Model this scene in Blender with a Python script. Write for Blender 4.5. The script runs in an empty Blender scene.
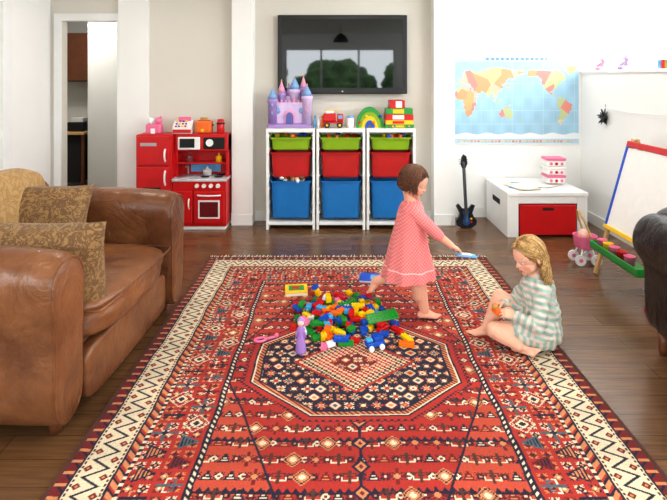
import bpy, bmesh, math, random
import numpy as np
from mathutils import Vector, Matrix, noise
V=Vector
random.seed(7); rng=np.random.default_rng(7)
sc=bpy.context.scene
# ---------------------------------------------------------------- helpers
def lin(c):
    r=[]
    for x in c[:3]:
        x=x/255.0
        r.append(x/12.92 if x<=0.04045 else ((x+0.055)/1.055)**2.4)
    return r
MC={}
def M(name,c,rough=0.5,var=0.08,scale=25,bump=0.0,metal=0.0,emit=0.0,coat=0.0,spec=0.5,sheen=0):
    if name in MC: return MC[name]
    m=bpy.data.materials.new(name); m.use_nodes=True
    nt=m.node_tree; b=nt.nodes['Principled BSDF']
    l=lin(c)
    tc=nt.nodes.new('ShaderNodeTexCoord'); nz=nt.nodes.new('ShaderNodeTexNoise')
    nz.inputs['Scale'].default_value=scale; nz.inputs['Detail'].default_value=4
    nt.links.new(tc.outputs['Object'],nz.inputs['Vector'])
    r=nt.nodes.new('ShaderNodeValToRGB')
    r.color_ramp.elements[0].position=0.3; r.color_ramp.elements[1].position=0.7
    r.color_ramp.elements[0].color=[x*(1-var) for x in l]+[1]
    r.color_ramp.elements[1].color=[min(1,x*(1+var)) for x in l]+[1]
    nt.links.new(nz.outputs['Fac'],r.inputs['Fac']); nt.links.new(r.outputs['Color'],b.inputs['Base Color'])
    b.inputs['Roughness'].default_value=rough; b.inputs['Metallic'].default_value=metal
    b.inputs['Coat Weight'].default_value=coat; b.inputs['Specular IOR Level'].default_value=spec
    if sheen: b.inputs['Sheen Weight'].default_value=sheen
    if bump>0:
        bp=nt.nodes.new('ShaderNodeBump'); bp.inputs['Strength'].default_value=bump; bp.inputs['Distance'].default_value=0.01
        nt.links.new(nz.outputs['Fac'],bp.inputs['Height']); nt.links.new(bp.outputs['Normal'],b.inputs['Normal'])
    if emit>0:
        b.inputs['Emission Color'].default_value=l+[1]; b.inputs['Emission Strength'].default_value=emit
    MC[name]=m; return m
def MV(name,rough=0.8,bump=0.0,bscale=200,sheen=0,sss=0,spec=.5):
    m=bpy.data.materials.new(name); m.use_nodes=True
    nt=m.node_tree; b=nt.nodes['Principled BSDF']
    a=nt.nodes.new('ShaderNodeVertexColor'); a.layer_name='Col'
    nt.links.new(a.outputs['Color'],b.inputs['Base Color']); b.inputs['Roughness'].default_value=rough
    b.inputs['Specular IOR Level'].default_value=spec
    if sheen: b.inputs['Sheen Weight'].default_value=sheen
    if sss:
        b.inputs['Subsurface Weight'].default_value=sss; b.inputs['Subsurface Radius'].default_value=(0.01,0.004,0.002)
        b.inputs['Subsurface Scale'].default_value=0.5
    if bump:
        tc=nt.nodes.new('ShaderNodeTexCoord'); nz=nt.nodes.new('ShaderNodeTexNoise'); nz.inputs['Scale'].default_value=bscale
        nt.links.new(tc.outputs['Object'],nz.inputs['Vector'])
        bp=nt.nodes.new('ShaderNodeBump'); bp.inputs['Strength'].default_value=bump; bp.inputs['Distance'].default_value=0.004
        nt.links.new(nz.outputs['Fac'],bp.inputs['Height']); nt.links.new(bp.outputs['Normal'],b.inputs['Normal'])
    return m
def setcol(me,cols):
    at=me.color_attributes.new('Col','FLOAT_COLOR','POINT')
    c=np.ones((len(me.vertices),4),dtype=np.float32); c[:,:3]=cols
    at.data.foreach_set('color',c.ravel())
def grp(name,loc=(0,0,0),rz=0):
    e=bpy.data.objects.new(name,None); sc.collection.objects.link(e)
    e.location=loc; e.rotation_euler=(0,0,rz); e.empty_display_size=0.1
    return e
def mkobj(name,me,parent=None,mats=None,smooth=False,loc=(0,0,0),rot=(0,0,0)):
    o=bpy.data.objects.new(name,me); sc.collection.objects.link(o)
    if mats:
        for m in (mats if isinstance(mats,(list,tuple)) else [mats]): me.materials.append(m)
    if parent is not None: o.parent=parent
    o.location=loc; o.rotation_euler=rot
    if smooth:
        me.polygons.foreach_set('use_smooth',[True]*len(me.polygons))
    return o
def frombm(name,bm,parent=None,mats=None,smooth=False,loc=(0,0,0),rot=(0,0,0)):
    bmesh.ops.recalc_face_normals(bm,faces=bm.faces)
    me=bpy.data.meshes.new(name); bm.to_mesh(me); bm.free()
    return mkobj(name,me,parent,mats,smooth,loc,rot)
def addbox(bm,c,s,bev=0.0,R=None,mi=0,seg=2):
    g=bmesh.ops.create_cube(bm,size=1.0); vs=g['verts']
    for v in vs: v.co=V((v.co.x*s[0],v.co.y*s[1],v.co.z*s[2]))
    if bev>0:
        es=list({e for v in vs for e in v.link_edges})
        r=bmesh.ops.bevel(bm,geom=es,offset=min(bev,min(s)*0.45),segments=seg,affect='EDGES',profile=0.5)
        vs=list({v for f in r['faces'] for v in f.verts}|{v for v in vs if v.is_valid})
    for v in vs:
        if R is not None: v.co=R@v.co
        v.co+=V(c)
    for f in {f for v in vs for f in v.link_faces}: f.material_index=mi
    return vs
def box(name,parent,c,s,mat,bev=0.004,rot=(0,0,0),seg=2):
    bm=bmesh.new(); addbox(bm,(0,0,0),s,bev,seg=seg)
    return frombm(name,bm,parent,mat,False,c,rot)
def B(name,parent,x0,x1,y0,y1,z0,z1,mat,bev=0.004):
    return box(name,parent,((x0+x1)/2,(y0+y1)/2,(z0+z1)/2),(abs(x1-x0),abs(y1-y0),abs(z1-z0)),mat,bev)
def boxes(name,lst,mat,parent=None,bev=0.0):
    bm=bmesh.new()
    for (x0,x1,y0,y1,z0,z1) in lst:
        addbox(bm,((x0+x1)/2,(y0+y1)/2,(z0+z1)/2),(abs(x1-x0),abs(y1-y0),abs(z1-z0)),bev)
    return frombm(name,bm,parent,mat)
def loft(bm,rings,cap=True,mi=0):
    vr=[[bm.verts.new(p) for p in r] for r in rings]
    n=len(rings[0]); fs=[]
    for a,b in zip(vr,vr[1:]):
        for i in range(n):
            fs.append(bm.faces.new((a[i],a[(i+1)%n],b[(i+1)%n],b[i])))
    if cap:
        fs.append(bm.faces.new(list(reversed(vr[0])))); fs.append(bm.faces.new(vr[-1]))
    for f in fs: f.material_index=mi
    return vr
def frame(d):
    d=V(d).normalized(); a=V((0,0,1)) if abs(d.z)<0.9 else V((1,0,0))
    s=d.cross(a).normalized(); t=s.cross(d).normalized(); return d,s,t
def addcyl(bm,p0,p1,r0,r1=None,seg=20,mi=0):
    if r1 is None: r1=r0
    p0=V(p0);p1=V(p1); d,s,t=frame(p1-p0)
    rg=[[p+(s*math.cos(a)+t*math.sin(a))*r for a in [2*math.pi*i/seg for i in range(seg)]] for p,r in ((p0,r0),(p1,max(r1,1e-4)))]
    loft(bm,rg,True,mi)
def cyl(name,parent,p0,p1,r0,r1=None,mat=None,seg=24,smooth=False):
    bm=bmesh.new(); addcyl(bm,p0,p1,r0,r1,seg); o=frombm(name,bm,parent,mat)
    for p in o.data.polygons:
        if len(p.vertices)==4: p.use_smooth=True
    return o
def addcap(bm,a,b,ra,rb,seg=14,k=5,mi=0):
    a=V(a);b=V(b)
    if (b-a).length<1e-5: b=a+V((0,0,1e-4))
    d,s,t=frame(b-a); rings=[]
    for c,r,lo,hi in ((a,ra,-88,0),(b,rb,0,88)):
        for i in range(k):
            an=math.radians(lo+(hi-lo)*i/(k-1))
            cc=c+d*(r*math.sin(an)); rr=r*math.cos(an)
            rings.append([cc+(s*math.cos(q)+t*math.sin(q))*rr for q in [2*math.pi*j/seg for j in range(seg)]])
    loft(bm,rings,True,mi)
def addell(bm,c,r,R=None,mi=0,u=20,v=12):
    g=bmesh.ops.create_uvsphere(bm,u_segments=u,v_segments=v,radius=1.0)
    for q in g['verts']:
        p=V((q.co.x*r[0],q.co.y*r[1],q.co.z*r[2]))
        if R is not None: p=R@p
        q.co=p+V(c)
    for f in {f for q in g['verts'] for f in q.link_faces}: f.material_index=mi
def sph(name,parent,c,r,mat,R=None):
    if not isinstance(r,(tuple,list)): r=(r,r,r)
    bm=bmesh.new(); addell(bm,(0,0,0),r,R); return frombm(name,bm,parent,mat,True,c)
def lathe(name,parent,c,prof,mat,seg=28,smooth=True):
    bm=bmesh.new()
    loft(bm,[[V((max(r,1e-4)*math.cos(2*math.pi*i/seg),max(r,1e-4)*math.sin(2*math.pi*i/seg),z)) for i in range(seg)] for r,z in prof])
    return frombm(name,bm,parent,mat,smooth,c)
def tube(name,parent,pts,r,mat,cyclic=False):
    cu=bpy.data.curves.new(name,'CURVE'); cu.dimensions='3D'; cu.bevel_depth=r; cu.bevel_resolution=3; cu.use_fill_caps=True
    sp=cu.splines.new('NURBS' if len(pts)>3 else 'POLY'); sp.points.add(len(pts)-1)
    for i,p in enumerate(pts): sp.points[i].co=(p[0],p[1],p[2],1)
    if len(pts)>3: sp.order_u=3; sp.use_endpoint_u=not cyclic
    sp.use_cyclic_u=cyclic
    o=bpy.data.objects.new(name,cu); sc.collection.objects.link(o); cu.materials.append(mat)
    if parent: o.parent=parent
    return o
def extr(name,parent,poly,th,mat,loc=(0,0,0),rot=(0,0,0),bev=0.003):
    bm=bmesh.new()
    loft(bm,[[V((x,-th/2,z)) for x,z in poly],[V((x,th/2,z)) for x,z in poly]])
    o=frombm(name,bm,parent,mat,False,loc,rot)
    if bev:
        md=o.modifiers.new('b','BEVEL'); md.width=bev; md.segments=2; md.limit_method='ANGLE'
    return o
def soft(name,parent,c,s,mat,n=5.0,cuts=14,rot=(0,0,0),lump=0.0,seed=0):
    bm=bmesh.new(); bmesh.ops.create_cube(bm,size=2.0)
    bmesh.ops.subdivide_edges(bm,edges=bm.edges,cuts=cuts,use_grid_fill=True)
    for v in bm.verts:
        p=v.co; k=(abs(p.x)**n+abs(p.y)**n+abs(p.z)**n)**(1/n)
        q=p/k
        if lump: q*=1+lump*noise.noise(q*2.2+V((seed,seed*2,0)))
        v.co=V((q.x*s[0]/2,q.y*s[1]/2,q.z*s[2]/2))
    return frombm(name,bm,parent,mat,True,c,rot)
def pillow(name,parent,c,w,h,t,mat,rot=(0,0,0),seed=0):
    N=22; bm=bmesh.new(); grid={}
    for side in (1,-1):
        for i in range(N+1):
            for j in range(N+1):
                u=-1+2*i/N; v=-1+2*j/N
                if side==-1 and (i in(0,N) or j in(0,N)): grid[(side,i,j)]=grid[(1,i,j)]; continue
                k=max(0,(1-abs(u)**2.6))**.5*max(0,(1-abs(v)**2.6))**.5
                k*=1+.12*noise.noise(V((u*1.7+seed,v*1.7,side)))
                x=w/2*u*(1-.07*(1-v*v)); z=h/2*v*(1-.07*(1-u*u))
                grid[(side,i,j)]=bm.verts.new((x,side*t/2*k,z))
        for i in range(N):
            for j in range(N):
                bm.faces.new([grid[(side,i,j)],grid[(side,i+1,j)],grid[(side,i+1,j+1)],grid[(side,i,j+1)]])
    return frombm(name,bm,parent,mat,True,c,rot)
def remesh(bm,voxel,smooth=3):
    bmesh.ops.recalc_face_normals(bm,faces=bm.faces)
    me=bpy.data.meshes.new('tmp'); bm.to_mesh(me); bm.free()
    o=bpy.data.objects.new('tmp',me); sc.collection.objects.link(o)
    r=o.modifiers.new('r','REMESH'); r.mode='VOXEL'; r.voxel_size=voxel
    if smooth:
        s=o.modifiers.new('s','SMOOTH'); s.iterations=smooth; s.factor=0.5
    bpy.context.view_layer.update()
    dg=bpy.context.evaluated_depsgraph_get()
    out=bpy.data.meshes.new_from_object(o.evaluated_get(dg))
    bpy.data.objects.remove(o)
    return out
def getco(me):
    a=np.empty(len(me.vertices)*3,dtype=np.float32); me.vertices.foreach_get('co',a); return a.reshape(-1,3)
def gridmesh(x0,x1,y0,y1,nx,ny,z=0,plane='XY'):
    xs=np.linspace(x0,x1,nx); ys=np.linspace(y0,y1,ny)
    X,Y=np.meshgrid(xs,ys); n=nx*ny
    co=np.zeros((n,3),dtype=np.float32)
    if plane=='XY': co[:,0]=X.ravel(); co[:,1]=Y.ravel(); co[:,2]=z
    else: co[:,0]=X.ravel(); co[:,2]=Y.ravel(); co[:,1]=z
    me=bpy.data.meshes.new('grid'); me.vertices.add(n); me.vertices.foreach_set('co',co.ravel())
    i=np.arange((nx-1)*(ny-1)); r=i//(nx-1); c=i%(nx-1); a=r*nx+c
    q=np.stack([a,a+1,a+1+nx,a+nx],1).astype(np.int32)
    me.loops.add(q.size); me.loops.foreach_set('vertex_index',q.ravel())
    me.polygons.add(len(q)); me.polygons.foreach_set('loop_start',np.arange(0,q.size,4,dtype=np.int32))
    me.polygons.foreach_set('loop_total',np.full(len(q),4,dtype=np.int32))
    me.update(calc_edges=True)
    return me,X.ravel(),Y.ravel()
# ---------------------------------------------------------------- materials
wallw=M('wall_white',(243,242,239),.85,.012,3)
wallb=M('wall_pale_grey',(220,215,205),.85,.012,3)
white=M('white_paint',(240,240,238),.45,.02,8)
ceilm=M('ceiling_white',(240,238,234),.9,.01,3)
red=M('toy_red',(200,16,22),.35,.06,10)
dred=M('bin_red',(190,22,20),.45,.08,8)
green=M('bin_lime',(140,178,20),.45,.08,8)
blue=M('bin_blue',(15,118,190),.45,.08,8)
chrome=M('silver_metal',(190,190,195),.3,.03,20,metal=.9)
blackp=M('black_plastic',(14,14,16),.35,.1,20)
wood=M('pine_wood',(205,165,110),.5,.12,14)
cream=M('cream_fringe',(225,212,185),.9,.1,60)
pink=M('toy_pink',(235,120,160),.45,.06,15)
lilac=M('toy_lilac',(170,130,205),.45,.06,15)
sky=M('toy_skyblue',(110,175,225),.45,.06,15)
yellow=M('toy_yellow',(245,200,30),.4,.05,15)
orange=M('toy_orange',(235,110,30),.45,.06,15)
tgreen=M('toy_green',(40,150,60),.4,.06,15)
tblue=M('toy_blue',(20,80,190),.35,.06,15)
paper=M('paper_white',(242,240,236),.8,.02,20)
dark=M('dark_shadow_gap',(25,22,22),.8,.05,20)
def floormat():
    m=bpy.data.materials.new('timber_floor'); m.use_nodes=True; nt=m.node_tree; b=nt.nodes['Principled BSDF']
    tc=nt.nodes.new('ShaderNodeTexCoord')
    br=nt.nodes.new('ShaderNodeTexBrick'); br.inputs['Scale'].default_value=1
    br.inputs['Brick Width'].default_value=1.4; br.inputs['Row Height'].default_value=.13; br.inputs['Mortar Size'].default_value=.0012
    br.offset=.37
    br.inputs['Color1'].default_value=lin((120,85,54))+[1]; br.inputs['Color2'].default_value=lin((102,71,44))+[1]; br.inputs['Mortar'].default_value=lin((56,38,24))+[1]
    nt.links.new(tc.outputs['Object'],br.inputs['Vector'])
    mp=nt.nodes.new('ShaderNodeMapping'); mp.inputs['Scale'].default_value=(1.5,22,1)
    nz=nt.nodes.new('ShaderNodeTexNoise'); nz.inputs['Scale'].default_value=3; nz.inputs['Detail'].default_value=8
    nt.links.new(tc.outputs['Object'],mp.inputs['Vector']); nt.links.new(mp.outputs['Vector'],nz.inputs['Vector'])
    r=nt.nodes.new('ShaderNodeValToRGB'); r.color_ramp.elements[0].color=(.62,.62,.62,1); r.color_ramp.elements[1].color=(1.2,1.2,1.2,1)
    r.color_ramp.elements[0].position=.3; r.color_ramp.elements[1].position=.7
    nt.links.new(nz.outputs['Fac'],r.inputs['Fac'])
    mx=nt.nodes.new('ShaderNodeMix'); mx.data_type='RGBA'; mx.blend_type='MULTIPLY'; mx.inputs[0].default_value=.7
    nt.links.new(br.outputs['Color'],mx.inputs[6]); nt.links.new(r.outputs['Color'],mx.inputs[7])
    nt.links.new(mx.outputs[2],b.inputs['Base Color']); b.inputs['Roughness'].default_value=.25; b.inputs['Specular IOR Level'].default_value=.65
    bp=nt.nodes.new('ShaderNodeBump'); bp.inputs['Strength'].default_value=.1; bp.inputs['Distance'].default_value=.003
    nt.links.new(nz.outputs['Fac'],bp.inputs['Height']); nt.links.new(bp.outputs['Normal'],b.inputs['Normal'])
    return m
def leather(name,c1,c2,rough=.38):
    m=bpy.data.materials.new(name); m.use_nodes=True; nt=m.node_tree; b=nt.nodes['Principled BSDF']
    tc=nt.nodes.new('ShaderNodeTexCoord'); nz=nt.nodes.new('ShaderNodeTexNoise'); nz.inputs['Scale'].default_value=3.5; nz.inputs['Detail'].default_value=9; nz.inputs['Roughness'].default_value=.68
    nt.links.new(tc.outputs['Object'],nz.inputs['Vector'])
    r=nt.nodes.new('ShaderNodeValToRGB'); r.color_ramp.elements[0].color=lin(c1)+[1]; r.color_ramp.elements[1].color=lin(c2)+[1]
    r.color_ramp.elements[0].position=.34; r.color_ramp.elements[1].position=.68
    nt.links.new(nz.outputs['Fac'],r.inputs['Fac']); nt.links.new(r.outputs['Color'],b.inputs['Base Color'])
    b.inputs['Roughness'].default_value=rough
    vo=nt.nodes.new('ShaderNodeTexVoronoi'); vo.inputs['Scale'].default_value=160
    nt.links.new(tc.outputs['Object'],vo.inputs['Vector'])
    nz2=nt.nodes.new('ShaderNodeTexNoise'); nz2.inputs['Scale'].default_value=5; nz2.inputs['Detail'].default_value=4; nz2.inputs['Distortion'].default_value=1.4
    nt.links.new(tc.outputs['Object'],nz2.inputs['Vector'])
    bp=nt.nodes.new('ShaderNodeBump'); bp.inputs['Strength'].default_value=.2; bp.inputs['Distance'].default_value=.002
    bp2=nt.nodes.new('ShaderNodeBump'); bp2.inputs['Strength'].default_value=.55; bp2.inputs['Distance'].default_value=.028
    nt.links.new(vo.outputs['Distance'],bp.inputs['Height']); nt.links.new(nz2.outputs['Fac'],bp2.inputs['Height'])
    nt.links.new(bp2.outputs['Normal'],bp.inputs['Normal']); nt.links.new(bp.outputs['Normal'],b.inputs['Normal'])
    return m
def brocade(name,c1,c2,sc_=14):
    m=bpy.data.materials.new(name); m.use_nodes=True; nt=m.node_tree; b=nt.nodes['Principled BSDF']
    tc=nt.nodes.new('ShaderNodeTexCoord'); nz=nt.nodes.new('ShaderNodeTexNoise'); nz.inputs['Scale'].default_value=sc_; nz.inputs['Detail'].default_value=2; nz.inputs['Distortion'].default_value=2.5
    nt.links.new(tc.outputs['Object'],nz.inputs['Vector'])
    r=nt.nodes.new('ShaderNodeValToRGB'); cr=r.color_ramp
    cr.elements[0].position=.42; cr.elements[0].color=lin(c1)+[1]; cr.elements[1].position=.47; cr.elements[1].color=lin(c2)+[1]
    e=cr.elements.new(.56); e.color=lin(c2)+[1]; e=cr.elements.new(.60); e.color=lin(c1)+[1]
    nt.links.new(nz.outputs['Fac'],r.inputs['Fac']); nt.links.new(r.outputs['Color'],b.inputs['Base Color'])
    b.inputs['Roughness'].default_value=.75; b.inputs['Sheen Weight'].default_value=.1
    w=nt.nodes.new('ShaderNodeTexNoise'); w.inputs['Scale'].default_value=8
    nt.links.new(tc.outputs['Object'],w.inputs['Vector'])
    bp=nt.nodes.new('ShaderNodeBump'); bp.inputs['Strength'].default_value=.3; bp.inputs['Distance'].default_value=.02
    nt.links.new(w.outputs['Fac'],bp.inputs['Height']); nt.links.new(bp.outputs['Normal'],b.inputs['Normal'])
    return m
brownL=leather('brown_leather',(92,52,30),(144,94,58),.3)
blackL=leather('dark_leather',(22,16,16),(44,32,30),.3)
fab1=brocade('gold_brocade',(148,114,68),(108,76,44),18)
fab2=brocade('tan_fabric',(178,144,92),(160,124,74),11)
# ---------------------------------------------------------------- room
B('floor',None,-4.6,3.1,-3.1,8.0,-.1,0,floormat(),0)
B('ceiling',None,-4.6,3.1,-3.1,8.0,2.5,2.6,ceilm,0)
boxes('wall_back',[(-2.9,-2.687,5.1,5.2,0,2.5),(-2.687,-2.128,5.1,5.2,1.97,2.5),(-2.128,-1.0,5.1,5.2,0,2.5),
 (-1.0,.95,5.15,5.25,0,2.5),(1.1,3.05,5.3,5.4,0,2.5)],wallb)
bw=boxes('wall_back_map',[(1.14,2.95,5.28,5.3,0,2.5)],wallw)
boxes('trim_1',[(-1.0,-.80,4.99,5.149,0,2.5)],wallw)
boxes('trim_2',[(.94,1.14,4.99,5.299,0,2.5)],wallw)
boxes('trim_3',[(-2.12,-1.83,5.06,5.099,0,2.5)],wallw)
boxes('wall_left',[(-2.9,-2.8,-3.0,-2.5,0,2.5),(-2.9,-2.8,.7,5.1,0,2.5),(-2.9,-2.8,-2.5,.7,0,.8),(-2.9,-2.8,-2.5,.7,2.2,2.5)],wallw)
fr=[]
for y in (-2.5,-1.45,-.4,.65): fr.append((-2.88,-2.83,y,y+.05,.8,2.2))
boxes('added_window_left',fr,white)  # unseen window, added in the left wall to brighten the right wall
boxes('wall_right',[(2.49,3.05,-3.0,5.28,0,1.46)],wallw)
boxes('trim_4',[(2.475,2.95,-3.0,5.279,1.46,1.485)],white)
boxes('wall_right_upper',[(2.95,3.05,-3.0,5.28,2.36,2.5),(2.95,3.05,-3.0,-2.4,1.46,2.36)],wallw)
fr=[]
for y in (-2.4,-1.2,0.0,1.2,2.4,3.6,5.22): fr.append((2.96,3.02,y,y+.05,1.485,2.36))
fr+=[(2.965,3.015,-2.4,5.27,1.485,1.53),(2.965,3.015,-2.4,5.27,2.31,2.36)]
boxes('window_1',fr,white)
boxes('wall_front',[(-2.9,-1.3,-3.1,-3.0,0,2.5),(1.5,1.7,-3.1,-3.0,0,2.1),(-1.3,1.5,-3.1,-3.0,0,.9),(-1.3,3.05,-3.1,-3.0,2.1,2.5),(2.4,3.05,-3.1,-3.0,0,2.1)],wallw)
fr=[]
for x in (-1.3,-.4,.55,1.45): fr.append((x,x+.05,-3.08,-3.03,.9,2.1))
fr+=[(1.7,1.76,-3.08,-3.03,0,2.1),(2.34,2.4,-3.08,-3.03,0,2.1)]
boxes('window_2',fr,white)
boxes('baseboard_back',[(-2.1,-1.0,5.045,5.06,0,.1),(-.80,.94,5.135,5.15,0,.1),(-1.0,-.8,4.975,4.99,0,.1),(.94,1.14,4.975,4.99,0,.1),(1.14,2.475,5.265,5.28,0,.1)],white)
boxes('baseboard_left',[(-2.8,-2.785,-3.0,5.05,0,.1)],white)
boxes('baseboard_right',[(2.475,2.49,-3.0,5.26,0,.1)],white)
boxes('trim_5',[(-2.755,-2.687,5.075,5.099,0,1.97),(-2.128,-2.122,5.05,5.099,0,1.969),(-2.755,-2.122,5.075,5.099,1.97,2.04)],white)
boxes('door_1',[(-2.799,-2.75,4.30,4.42,0,2.05)],white)
hallm=M('hall_wall',(214,214,210),.85,.02,3)
boxes('wall_hall',[(-4.6,-1.0,7.9,8.0,0,2.5),(-4.6,-4.5,5.2,7.9,0,2.5),(-2.02,-1.92,5.2,7.9,0,2.5),(-2.96,-2.02,6.2,6.3,0,2.5),(-4.6,-2.9,5.2,5.25,0,2.5)],hallm)
g=grp('kitchen_cupboard',(-3.6,7.0,0))
cw=M('dark_timber',(104,58,30),.45,.15,10)
B('carcass',g,-.5,.45,-.15,.15,1.36,2.0,cw); B('door_a',g,-.49,-.005,-.17,-.152,1.37,1.99,cw,.006); B('door_b',g,.005,.44,-.17,-.152,1.37,1.99,cw,.006)
cyl('knob',g,(.04,-.19,1.45),(.04,-.171,1.45),.012,None,chrome)
boxes('wall_hall_partition',[(-4.49,-2.97,7.2,7.3,0,2.5)],hallm)
g=grp('desk',(-3.45,6.75,0))
B('top',g,-.45,.32,-.3,.3,.70,.73,wood); B('drawers',g,.0,.25,-.25,.28,.1,.70,dark)
for i,(x,y) in enumerate(((-.4,-.25),(.29,-.25),(-.4,.25),(.29,.25))): B('leg_%d'%i,g,x-.02,x+.02,y-.02,y+.02,0,.70,cw)
g=grp('table_clutter',(-3.3,6.65,.73))
B('printer',g,-.1,.12,-.1,.12,0,.12,blackp,.02); lathe('jar',g,(-.2,0,0),[(.04,0),(.045,.02),(.045,.12),(.03,.14),(.03,.16)],white); B('folder',g,-.05,.1,-.08,.08,.12,.17,hallm)
# ---------------------------------------------------------------- rug
RX0,RX1,RY0,RY1=-.985,1.17,.95,4.07
W=RX1-RX0; L=RY1-RY0
me,X,Y=gridmesh(RX0,RX1,RY0,RY1,780,1130,.012)
u=X-RX0; v=Y-RY0; cx=W/2
u=u+.003*np.sin(v*9)+.002*np.sin(v*23+1); v=v+.003*np.sin(u*8+.5)
du=np.abs(u-cx); eu=np.minimum(u,W-u); ev=np.minimum(v,L-v); d=np.maximum(np.minimum(eu,ev),0)
along=np.where(eu<ev,v,u)
C={'red':(172,52,42),'orr':(188,78,56),'dk':(116,34,36),'navy':(40,36,54),'cream':(224,208,178),'or':(206,136,92),'brown':(88,52,44),'teal':(84,98,106)}
CL={k:np.array(lin(c)) for k,c in C.items()}
names=['red','orr','dk','navy','cream','or','brown','teal']; PAL=np.stack([CL[n] for n in names])
idx=np.zeros(len(u),dtype=int)
def motif(px,py,size,pals,kinds,unit=.0075,stag=True,seed=0):
    row=np.floor(py/size).astype(int)
    sx=px+(np.mod(row,2)*size*.5 if stag else 0)
    col=np.floor(sx/size).astype(int)
    lx=np.abs(sx-(col+.5)*size); ly=py-(row+.5)*size
    a=np.floor(lx/unit).astype(int); b=np.floor(ly/unit).astype(int); bb=np.abs(ly)/unit
    b2=np.floor(bb).astype(int)
    h=np.mod(col*7+row*13+seed+np.mod(col*row,5)*3,97)
    kind=np.mod(h,len(kinds)); pal=np.mod(h*5//3,len(pals))
    out=np.full(len(px),-1)
    n=int(size/unit/2)
    for ki,k in enumerate(kinds):
        m=kind==ki
        if k=='diamond':
            r=a+b2; o=np.where(r<2,2,np.where(r<4,1,np.where(r<5,0,np.where((r==n-1),1,-1))))
        elif k=='flower':
            r=a+b2; o=np.where(r<2,2,np.where(((a==0)|(b2==0))&(r<n),0,np.where((np.abs(a-b2)<1)&(r<n),1,-1)))
        elif k=='tri':
            o=np.where((a<(n-1-b)//2)&(b>-n+2)&(b<n-1),np.where(a<(n-4-b)//2,np.where(np.mod(b,2)==0,2,0),0),-1)
        elif k=='ram':
            o=np.where((a==0)&(b2<n-1),0,np.where((np.abs(b-2)<1)&(a<4),0,np.where((a==3)&(b>-1)&(b<3),0,np.where((b==-3)&(a<5),1,np.where((a==4)&(b<0)&(b>-4),1,np.where((a==1)&(b==0),2,-1))))))
        else:
            r=np.maximum(a,b2); o=np.where(r<1,2,np.where(r<3,np.where(a*b2>1,1,0),np.where((r==3)&(np.mod(a+b2,2)==0),1,-1)))
        for pi,p in enumerate(pals):
            for q in range(3):
                out[m&(pal==pi)&(o==q)]=p[q]
    return out
R_,O_,D_,N_,CR,OR,BR,TE=range(8)
vc=2.57-RY0
dv=np.abs(v-vc)
f=motif(u-cx+5.5,v-L/2+8.7,.084,[(N_,OR,CR),(D_,N_,OR),(N_,TE,CR),(BR,CR,N_),(N_,D_,OR)],['tri','flower','ram','diamond','tri','ram'],.0062)
idx=np.where(f>=0,f,idx)
f2=motif(u-cx+5.5+.042,v-L/2+8.7,.084,[(N_,D_,OR),(CR,N_,D_),(D_,N_,CR)],['x'],.0048,seed=2)
idx=np.where((f2>=0)&(f<0),f2,idx)
hb=np.mod(v-vc+.06,.252)
sb=(hb<.010)|((hb<.03)&(np.abs(np.mod(u-cx,.03)-.015)<(.03-hb)*.6)); sb&=(idx==0)|(idx==D_); idx[sb]=N_
q1=du/.60+dv/1.35
corner=q1>1.10
cm=corner&(idx==0); idx[cm]=O_
ln=(np.abs(q1-1.10)<.008); idx[ln]=N_
pole=(du<.006); idx[pole]=N_
pm=np.mod(v-vc+.03,.12)
pz=(du<np.maximum(0,.036-np.abs(pm-.06)*.9))
idx[pz]=N_; pz2=(du<np.maximum(0,.023-np.abs(pm-.06)*.9)); idx[pz2]=OR; pz3=(du<np.maximum(0,.010-np.abs(pm-.06)*.9)); idx[pz3]=D_
def octv(a,b): return np.maximum(np.maximum(du/a,dv/b),(du/a+dv/b)/1.42)
o=octv(.475,.40)
oo=(o>=1)&(o<1.12); idx[oo]=R_
sq=(o>=1.08)&(o<1.12)&(np.mod(np.floor(u/.014)+np.floor(v/.014),2)==0); idx[sq]=N_
pal_m=motif(u-cx+5.53,v-vc+8.53,.060,[(CR,OR,R_),(OR,CR,TE),(O_,CR,OR),(BR,OR,CR)],['flower','diamond','x'],.0054,True,3)
mm=o<1; idx[mm]=np.where(pal_m[mm]>=0,pal_m[mm],N_)
o2=(o>=.95)&(o<1); idx[o2]=np.where(np.mod(np.floor((u[o2]+v[o2])/.012),2)==0,OR,D_)
idx[(o>=.93)&(o<.95)]=N_
idx[(o>=1)&(o<1.015)]=CR; idx[(o>=1.015)&(o<1.035)]=N_
o3=du/.30+dv/.25
mi_=o3<1; idx[mi_]=np.where(np.mod(np.floor(u[mi_]/.0105)+np.floor(v[mi_]/.0105),3)==0,CR,np.where(np.mod(np.floor(u[mi_]/.0105)-np.floor(v[mi_]/.0105),4)==0,OR,np.where(o3[mi_]>.7,BR,R_)))
idx[(o3>.93)&(o3<1)]=R_; idx[(o3<.40)]=np.where(pal_m[o3<.40]>=0,pal_m[o3<.40],D_)
def band(lo,hi): return (d>=lo)&(d<hi)
mb=motif(along+3.01,d-.255+.107*2,.107,[(N_,OR,CR),(D_,CR,N_),(N_,CR,OR),(TE,CR,N_)],['diamond','flower','ram','tri'],.0066,True,5)
b=band(.255,.47); idx[b]=np.where(mb[b]>=0,mb[b],R_)
sm=motif(along+3.0+.05,d-.255+.54,.0535,[(N_,CR,OR),(OR,N_,CR),(D_,OR,N_)],['x'],.0046,False,1)
b2=b&(mb<0)&(sm>=0); idx[b2]=sm[b2]
b=band(.47,.480); idx[b]=N_
b=band(.480,.492); idx[b]=np.where(np.mod(np.floor((along[b]+d[b])/.014),2)==0,CR,N_)
b=band(.492,.500); idx[b]=N_
b=band(-.01,.018); idx[b]=BR
b=band(.018,.058); idx[b]=np.where(np.mod(np.floor(along[b]/.014),4)==0,OR,np.where(np.mod(np.floor((along[b]+d[b])/.014),4)==2,N_,D_))
b=band(.058,.066); idx[b]=N_
b=band(.066,.20)
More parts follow.
